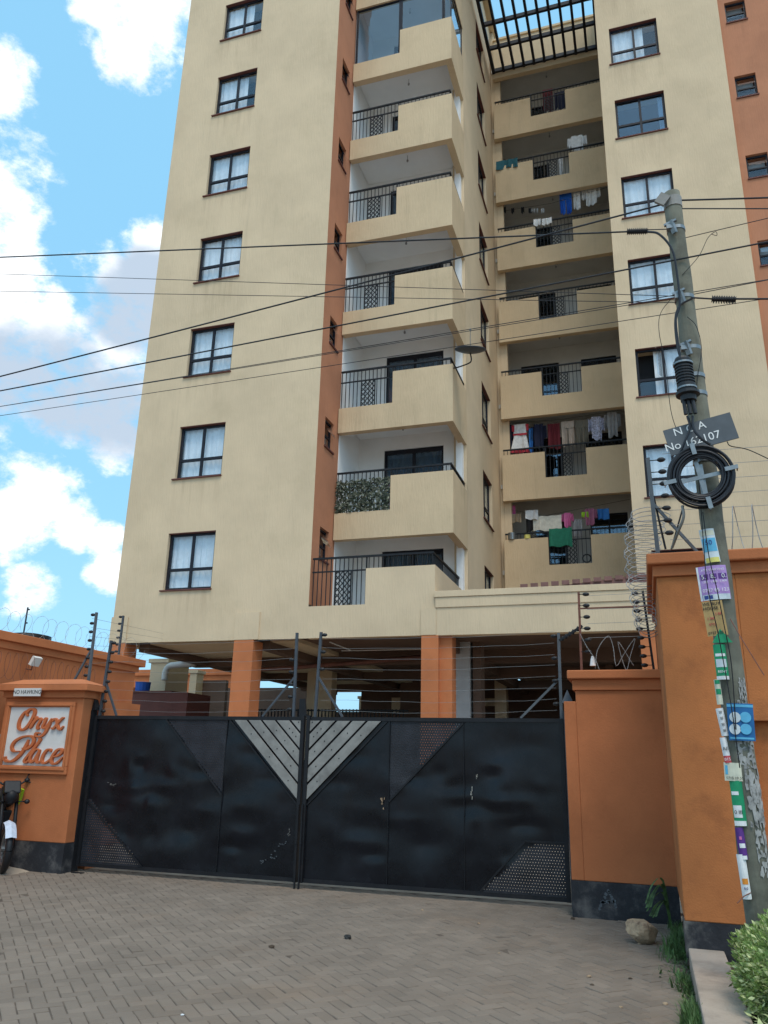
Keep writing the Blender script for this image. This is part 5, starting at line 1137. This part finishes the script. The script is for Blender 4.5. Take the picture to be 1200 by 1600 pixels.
def g5(kind, x0, y0, x1, y1, Y, mats, label, seed): return garment(kind, *Z5(x0,y0), *Z5(x1,y1), Y, mats, label, seed)
YL = 25.55
g7('shirt', 255,85,300,235,YL,'c_navy','dark navy top at the left end of the full washing line',1)
g7('dress', 278,82,392,240,YL-0.03,['c_white','c_red'],'white dress with red trim on the full washing line',2)
g7('sheet', 385,105,412,242,YL,'c_blue','narrow blue cloth beside the white and red dress',3)
g7('shirt', 398,80,490,215,YL,'c_navy','wide navy garment left of the maroon one',4)
g7('sheet', 492,78,568,215,YL,'c_maroon','maroon cloth in the middle of the washing line',5)
g7('trousers', 569,65,649,200,YL,'c_beige','pale beige trousers right of the maroon cloth',6)
g7('trousers', 650,58,730,195,YL,'c_olive','grey olive trousers beside the pale pair',7)
g7('shirt', 722,38,820,168,YL,'c_print','blue and white patterned shirt on the washing line',8)
g7('shirt', 812,12,912,152,YL,'c_grey','grey long-sleeved shirt at the right end of the line',9)
wire('washing_line', [at(788,662,YL), at(880,655,YL), at(974,640,YL)], 0.006, 'washing line under the ceiling carrying the red-trimmed dress', 'line', None, 'black_metal')
g7('sheet', 268,545,312,605,YL+0.1,'c_pink','small dark pink cloth hung at the left of the lower washing line',11)
g7('sheet', 278,592,345,640,YL,'c_tan','tan bundle hanging under the small pink cloth',12)
g7('sheet', 366,570,440,620,YL-0.05,'c_white','short white towel on the lower washing line',13)
g7('sheet', 372,610,415,690,YL,'c_black','black cloth half hidden behind the cream sheet',14)
g7('sheet', 405,602,575,682,YL,'c_cream','wide cream sheet sagging over the lower washing line',15)
g7('shirt', 572,585,642,662,YL-0.04,'c_pink','bright pink top on the lower washing line',16)
g7('sheet', 636,622,692,720,YL+0.05,'c_grey','grey towel hanging behind the pink top',17)
g7('sheet', 684,580,726,610,YL-0.02,'c_lime','small lime green cloth on the lower washing line',18)
g7('shirt', 690,560,778,650,YL,'c_mauve','mauve top beside the lime cloth',19)
g7('sheet', 776,562,845,622,YL,'c_blue','dusty blue cloth at the right of the lower washing line',20)
g7('sheet', 500,672,635,775,YK-0.02,'c_green','large green towel thrown over the lowest kitchen railing',21)
wire('washing_line', [at(790,795,YL), at(850,806,YL), at(985,780,YL)], 0.006, 'washing line sagging across the lowest kitchen balcony', 'line', None, 'black_metal')
g5('trousers', 648,1272,735,1398,YL,'c_royal','royal blue trousers on the upper kitchen balcony',22)
g5('sheet', 737,1265,790,1372,YL,'c_white','white cloth hung between blue trousers and white shirt',23)
g5('shirt', 795,1230,920,1335,YL,'c_white','white shirt at the right of the blue trousers',24)
g5('sheet', 478,1440,528,1478,YK-0.02,'c_white','left white towel folded over the upper kitchen railing',25)
g5('sheet', 532,1434,600,1470,YK-0.02,'c_white','right white towel folded over the upper kitchen railing',26)
for i, x in enumerate((275, 330, 395, 445)): g5('sheet', x, 1362+6*(i%2), x+22, 1400, YL, 'c_black', 'small black sock pegged on the upper kitchen balcony', 30+i)
for i, x in enumerate((462, 480, 498, 528, 540)): g5('sheet', x, 1372, x+11, 1398, YL, 'c_white', 'small white sock pegged on the upper kitchen balcony', 40+i)
wire('washing_line', [at(785,330,YL), at(860,318,YL), at(952,292,YL)], 0.006, 'washing line with socks and blue trousers', 'line', None, 'black_metal')
g5('sheet', 232,1050,375,1095,YK-0.02,'c_teal','teal mat rolled over a kitchen railing',50)
g5('shirt', 700,890,832,985,YL-0.2,'c_white','crumpled white shirt hung above a kitchen railing',51)
g5('sheet', 540,1060,556,1160,YL-0.2,'c_olive','narrow mustard cloth behind the kitchen lattice panel',52)
g5('sheet', 536,585,610,720,YL-0.2,'c_maroon','dark maroon cloth behind the topmost kitchen railing',53)
g5('sheet', 612,600,690,710,YL-0.1,'c_navy','dull navy cloth beside the maroon one on the topmost kitchen balcony',54)
g5('sheet', 640,1040,676,1140,YL,'c_white','white cloth hung behind the crumpled shirt balcony lattice',55)
# small wheel-shaped stand and pots on the lowest kitchen balcony
c = at(*Z7(716, 845), 25.45); mb = MB(); mb.tube([c+Vector((0.13*math.cos(t),0,0.13*math.sin(t))) for t in [2*math.pi*i/20 for i in range(21)]], 0.022, 6, cap=False); mb.bar(c+Vector((0,0,-0.1)), c+Vector((0,0,0.1)), 0.02, 0.02); tag(mb.build('child_wheel', 'rubber', None, c), 'small black wheel leaning on the lowest kitchen balcony', 'wheel')
c = at(*Z7(378, 728), YK+0.07); mb = MB(); mb.tube([(c.x,c.y,FFL(1)+0.972),(c.x,c.y,FFL(1)+1.1)], 0.10, 12); tag(mb.build('paint_tin', 'p_yellow', None, (c.x,c.y,FFL(1)+0.972)), 'yellow tin on the lowest kitchen parapet', 'tin')
c = at(*Z7(290, 722), YK+0.07); mb = MB(); mb.tube([(c.x,c.y,FFL(1)+0.972),(c.x,c.y,FFL(1)+1.02),(c.x,c.y,FFL(1)+1.2)], 0.13, 14); tag(mb.build('cooking_pot', 'steel', None, (c.x,c.y,FFL(1)+0.972)), 'metal cooking pot on the lowest kitchen parapet', 'pot')

# ================================================================== MOTORCYCLE (only its front shows)
def motorcycle():
    hd = math.radians(-38)                       # heading: front towards +X and the street
    o0 = Vector((-8.80, 9.92, 0)); fx = Vector((math.cos(hd), math.sin(hd), 0)); sy = Vector((-math.sin(hd), math.cos(hd), 0)); S_ = 1.13
    W_ = lambda l, s, z: o0 + fx*(l*S_) + sy*(s*S_) + Vector((0,0,z*S_))      # l forward from front axle
    Mt = empty('motorcycle', W_(-0.6,0,0), 'parked motorcycle with lime green side cowl and white front mudguard', 'motorcycle')
    def wheel(l):
        c = W_(l,0,0.29); q = MB(); q.tube([c + (fx*math.cos(t) + Vector((0,0,1))*math.sin(t))*0.245*S_ for t in [2*math.pi*i/32 for i in range(33)]], 0.047*S_, 8, cap=False); w = q.build('wheel', 'rubber', Mt, smooth=True)
        q = MB(); q.tube([c + (fx*math.cos(t) + Vector((0,0,1))*math.sin(t))*0.20*S_ for t in [2*math.pi*i/24 for i in range(25)]], 0.018*S_, 6, cap=False)
        for i in range(12): t = 2*math.pi*i/12; q.bar(c, c + (fx*math.cos(t) + Vector((0,0,1))*math.sin(t))*0.2*S_, 0.006, 0.006)
        q.tube([c - sy*0.06, c + sy*0.06], 0.045, 10); q.build('rim', 'steel', w)
    wheel(0); wheel(-1.28)
    q = MB(); n_ = 10
    def gp(i, s, dr): t = math.radians(28 + 130*i/n_); R = (0.325+dr)*S_; c = W_(0,0,0.29); return c + fx*math.cos(t)*R + Vector((0,0,1))*math.sin(t)*R + sy*s*S_
    for i in range(n_):
        q.quad(gp(i,-0.065,-0.02), gp(i,0,0.012), gp(i+1,0,0.012), gp(i+1,-0.065,-0.02)); q.quad(gp(i,0,0.012), gp(i,0.065,-0.02), gp(i+1,0.065,-0.02), gp(i+1,0,0.012))
    q.build('front_mudguard', 'fender', Mt, smooth=True)
    q = MB()
    for s in (-0.085, 0.085): q.tube([W_(0.0,s,0.29), W_(-0.10,s,0.62), W_(-0.24,s,1.02)], 0.024*S_, 8)
    q.build('fork', 'black_metal', Mt, smooth=True)
    q = MB(); q.tube(crom([W_(-0.36,-0.36,1.10), W_(-0.27,-0.20,1.10), W_(-0.23,-0.08,1.04), W_(-0.23,0.08,1.04), W_(-0.27,0.20,1.10), W_(-0.36,0.36,1.10)], 4), 0.012*S_, 8)
    for s in (-1, 1): q.tube([W_(-0.285,s*0.23,1.10), W_(-0.365,s*0.37,1.10)], 0.019*S_, 8); q.tube([W_(-0.24,s*0.20,1.08), W_(-0.27,s*0.35,1.055)], 0.008, 6); q.ell(W_(-0.26,s*0.19,1.10), (0.04,0.04,0.035), 8, 6)
    q.build('handlebar', 'rubber', Mt, smooth=True)
    for s in (-1, 1):
        q = MB(); q.tube([W_(-0.25,s*0.18,1.12), W_(-0.27,s*0.20,1.17), W_(-0.29,s*0.31,1.27)], 0.008, 6); mi_ = q.build('mirror_stem', 'rubber', Mt)
        q = MB(); c = W_(-0.29,s*0.39,1.315); q.ell(c, (0.11,0.05,0.065), 14, 8); q.build('mirror', 'c_white', mi_, smooth=True)
        q = MB(); q.tube([W_(-0.14,s*0.08,0.84), W_(-0.13,s*0.17,0.84)], 0.009, 6); q.ell(W_(-0.12,s*0.20,0.84), (0.04,0.04,0.035), 8, 6); q.build('indicator', 'rubber', Mt, smooth=True)
    q = MB(); q.ell(W_(-0.12,0,0.90), (0.10,0.10,0.11), 12, 8); q.build('headlamp', 'black_metal', Mt, smooth=True)
    q = MB(); q.prism([(-0.06,0.95),(-0.14,1.10),(-0.26,1.08),(-0.20,0.92)], lambda u,z,d: W_(u,d,z), -0.10, 0.10); q.build('instrument_cowl', 'rubber', Mt, bevel=0.02)
    q = MB(); q.ell(W_(-0.62,0,0.86), (0.30,0.20,0.15), 16, 10); q.build('fuel_tank', 'rubber', Mt, smooth=True)
    for s in (-1, 1): q = MB(); q.prism([(-0.22,0.98),(-0.40,1.0),(-0.66,0.78),(-0.42,0.70)], lambda u,z,d: W_(u,d,z), s*0.14, s*0.17); q.build('side_cowl', 'lime', Mt)
    q = MB(); q.prism([(-0.42,0.72),(-0.95,0.72),(-0.98,0.40),(-0.52,0.30)], lambda u,z,d: W_(u,d,z), -0.12, 0.12); q.build('engine', 'black_metal', Mt, bevel=0.03)
    q = MB(); q.prism([(-0.85,0.84),(-1.55,0.90),(-1.58,0.80),(-0.85,0.74)], lambda u,z,d: W_(u,d,z), -0.13, 0.13); q.build('seat', 'rubber', Mt, bevel=0.03)
    q = MB(); q.tube([W_(-0.24,0,1.0), W_(-0.45,0,0.75), W_(-0.95,0,0.40), W_(-1.28,0.08,0.29)], 0.025, 8); q.tube([W_(-0.9,0,0.78), W_(-1.28,-0.08,0.29)], 0.02, 8); q.build('chassis', 'black_metal', Mt)
    q = MB(); q.tube([W_(-0.75,0.14,0.30), W_(-0.80,0.32,0.0)], 0.012, 6); q.build('side_stand', 'black_metal', Mt)
motorcycle()
# earth bank against the pillar plinth
mb = MB(); r = random.Random(6); nx, ny = 14, 7
def bk(i, j):
    u, v = i/nx, j/ny; x = -10.1 + u*1.75; y = 9.75 + v*0.56; h = 0.15*max(0, 1-u*1.15)**0.8*min(1, v*1.6)*(0.8+0.4*r.random()); return (x + (r.uniform(-.02,.02)), y, h - 0.004 if (0 < j) else -0.01)
G_ = [[bk(i,j) for j in range(ny+1)] for i in range(nx+1)]
for i in range(nx):
    for j in range(ny): mb.quad(G_[i][j], G_[i+1][j], G_[i+1][j+1], G_[i][j+1])
tag(mb.build('earth_bank', 'earth', smooth=True), kind='structure')
# ================================================================== STONE, HEDGE, WEEDS, LITTER
mb = MB(); r = random.Random(5); dd = [Vector((r.gauss(0,1), r.gauss(0,1), r.gauss(0,1))).normalized() for _ in range(14)]; kk = [r.uniform(0.72, 0.98) for _ in dd]
def rock(d): return min([k/max(0.05, d.dot(v)) if d.dot(v) > 0.3 else 1.1 for v, k in zip(dd, kk)] + [1.08])
mb.ell((-0.19, 9.0, 0.112), (0.155, 0.13, 0.122), 22, 14, rock)
tag(mb.build('rock', 'stone', None, (-0.19, 9.0, 0)), 'rough brown rock lying on the paving before the short orange wall', 'rock')
def hedge():
    H_ = empty('hedge', (1.05, 6.35, 0.1), 'rounded variegated green hedge in the planter hiding the pole foot', 'hedge'); r = random.Random(11)
    q = MB()
    for i in range(9): a = Vector((1.05+r.uniform(-.25,.25), 6.35+r.uniform(-.3,.3), 0.08)); q.tube([a, a+Vector((r.uniform(-.2,.2), r.uniform(-.2,.2), 0.45))], 0.012, 5)
    q.build('stem', 'rust', H_)
    q = MB(); c0 = Vector((1.02, 6.32, 0.40)); R = Vector((0.58, 0.78, 0.36))
    q.ell(c0, (R.x*0.80, R.y*0.82, R.z*0.80), 16, 10); ncore = len(q.f)
    q.mi = [2]*ncore
    for i in range(15000):
        d = Vector((r.gauss(0,1), r.gauss(0,1), r.gauss(0,1))).normalized(); k = 0.80+0.24*r.random()**0.7 + 0.05*math.sin(d.x*9+d.z*7) + 0.04*math.sin(d.y*13)
        p = c0 + Vector((d.x*R.x, d.y*R.y, d.z*R.z))*k
        if p.z < 0.10: continue
        s = r.uniform(0.013, 0.024); t = (d + Vector((r.uniform(-1,1), r.uniform(-1,1), r.uniform(-.3,1)))*0.9).normalized(); w = t.cross(d + Vector((0.01,0.3,0.2))).normalized(); nn = t.cross(w)
        q.cur = 1 if r.random() < 0.30 else 0
        q.quad(p - t*s, p + w*s*0.5 + nn*s*0.12, p + t*s, p - w*s*0.5 + nn*s*0.12)
    tag(q.build('foliage', ['leaf','leaf_pale','leaf'], H_), kind='stuff')
    q = MB()
    for i in range(260):
        p = Vector((r.uniform(0.46, 0.75), r.uniform(5.3, 6.2), r.uniform(0.12, 0.26))); s = r.uniform(0.02, 0.045); a = r.uniform(0, 6.3); t = Vector((math.cos(a), math.sin(a), r.uniform(-.2,.6))); w = Vector((-math.sin(a), math.cos(a), 0))
        q.quad(p-t*s, p+w*s*0.35, p+t*s, p-w*s*0.35)
    tag(q.build('lower_foliage', 'c_lime' if False else 'leaf_pale', H_), kind='stuff')
hedge()
mb = MB(); r = random.Random(21)
def blade(x, y, h, lean, w):
    a = r.uniform(0, 6.3); dx, dy = math.cos(a)*lean, math.sin(a)*lean; px, py = -math.sin(a)*w, math.cos(a)*w
    mb.quad((x-px,y-py,0),(x+px,y+py,0),(x+px*0.7+dx*0.35,y+py*0.7+dy*0.35,h*0.6),(x-px*0.7+dx*0.35,y-py*0.7+dy*0.35,h*0.6)); mb.quad((x-px*0.7+dx*0.35,y-py*0.7+dy*0.35,h*0.6),(x+px*0.7+dx*0.35,y+py*0.7+dy*0.35,h*0.6),(x+dx,y+dy,h))
for i in range(5200):
    y = r.uniform(4.6, 9.9); d = 0.5+0.5*math.sin(y*2.3)+0.4*math.sin(y*5.1+1)
    if r.random() > 0.12+0.62*d: continue
    wd = 0.10 + 0.12*max(0, math.sin(y*1.7+0.4)); x = 0.20 - abs(r.gauss(0, 0.5))*wd - 0.005
    blade(x, y, r.uniform(0.03, 0.15)*(0.5+0.6*d), r.uniform(0.01, 0.12), r.choice((0.002, 0.003, 0.004, 0.010)))
tag(mb.build('weed_grass', 'weed'), 'fringe of green weeds and grass growing along the kerb', 'grass', kind='stuff')
mb = MB(); r = random.Random(31)
for i in range(9):
    a = r.uniform(2.2, 4.4); s = Vector((0.10, 9.85, 0.0)); L_ = r.uniform(0.3, 0.6); pts = crom([s, s+Vector((math.cos(a)*0.05, -0.08, L_*0.8)), s+Vector((math.cos(a)*0.16, -0.18, L_*0.75)), s+Vector((math.cos(a)*0.24, -0.25, L_*0.45))], 4)
    for p, q in zip(pts, pts[1:]): mb.quad(p+Vector((0.012,0,0.004)), p-Vector((0.012,0,0.004)), q-Vector((0.010,0,0.004)), q+Vector((0.010,0,0.004)))
tag(mb.build('tall_weed', 'weed', None, (0.10, 9.85, 0)), 'tall drooping weed in the corner of the short orange wall', 'weed')
def litter(px, py, s, mat, label, cat='litter', gr='bits of litter on the paving'):
    rr = ray(px, py); p = EYE + rr*(-EYE.z/rr.z); q = MB(); r = random.Random(px); ks = [r.uniform(0.7,1.2) for _ in range(40)]; n_ = [0]
    def fn(d): n_[0] += 1; return ks[n_[0] % 40]
    q.ell((p.x, p.y, s*0.35), (s, s*0.8, s*0.5), 8, 5, fn); tag(q.build('litter', mat, None, (p.x,p.y,0)), label, cat, gr)
litter(543, 1467, 0.042, 'ink', 'black scrap lying alone in the middle of the paving'); litter(424, 1481, 0.03, 'soil', 'small brown scrap left of the black scrap on the paving')
for (x, y, s) in ((748,1444,0.02),(660,1423,0.02),(780,1490,0.012),(920,1527,0.022),(925,1541,0.02),(1000,1476,0.02),(985,1530,0.016),(895,1437,0.03),(970,1575,0.015),(1040,1570,0.02)):
    litter(x, y, s, 'soil' if x % 2 else 'stone', 'small pebble or dirt crumb scattered on the paving near the gate')
litter(285, 1587, 0.013, 'c_white', 'tiny white scrap on the paving in the foreground')
for i in range(14):
    r = random.Random(100+i); mb = MB(); x = r.uniform(-8.0,-7.85)
mb = MB(); mb.box(-8.02, -7.85, 10.42, 10.50, 0, 0.012); tag(mb.build('hinge_shoe', 'black_metal', None, (-7.94,10.45,0)), 'flat black hinge shoe on the ground at the left gate leaf', 'metal plate')
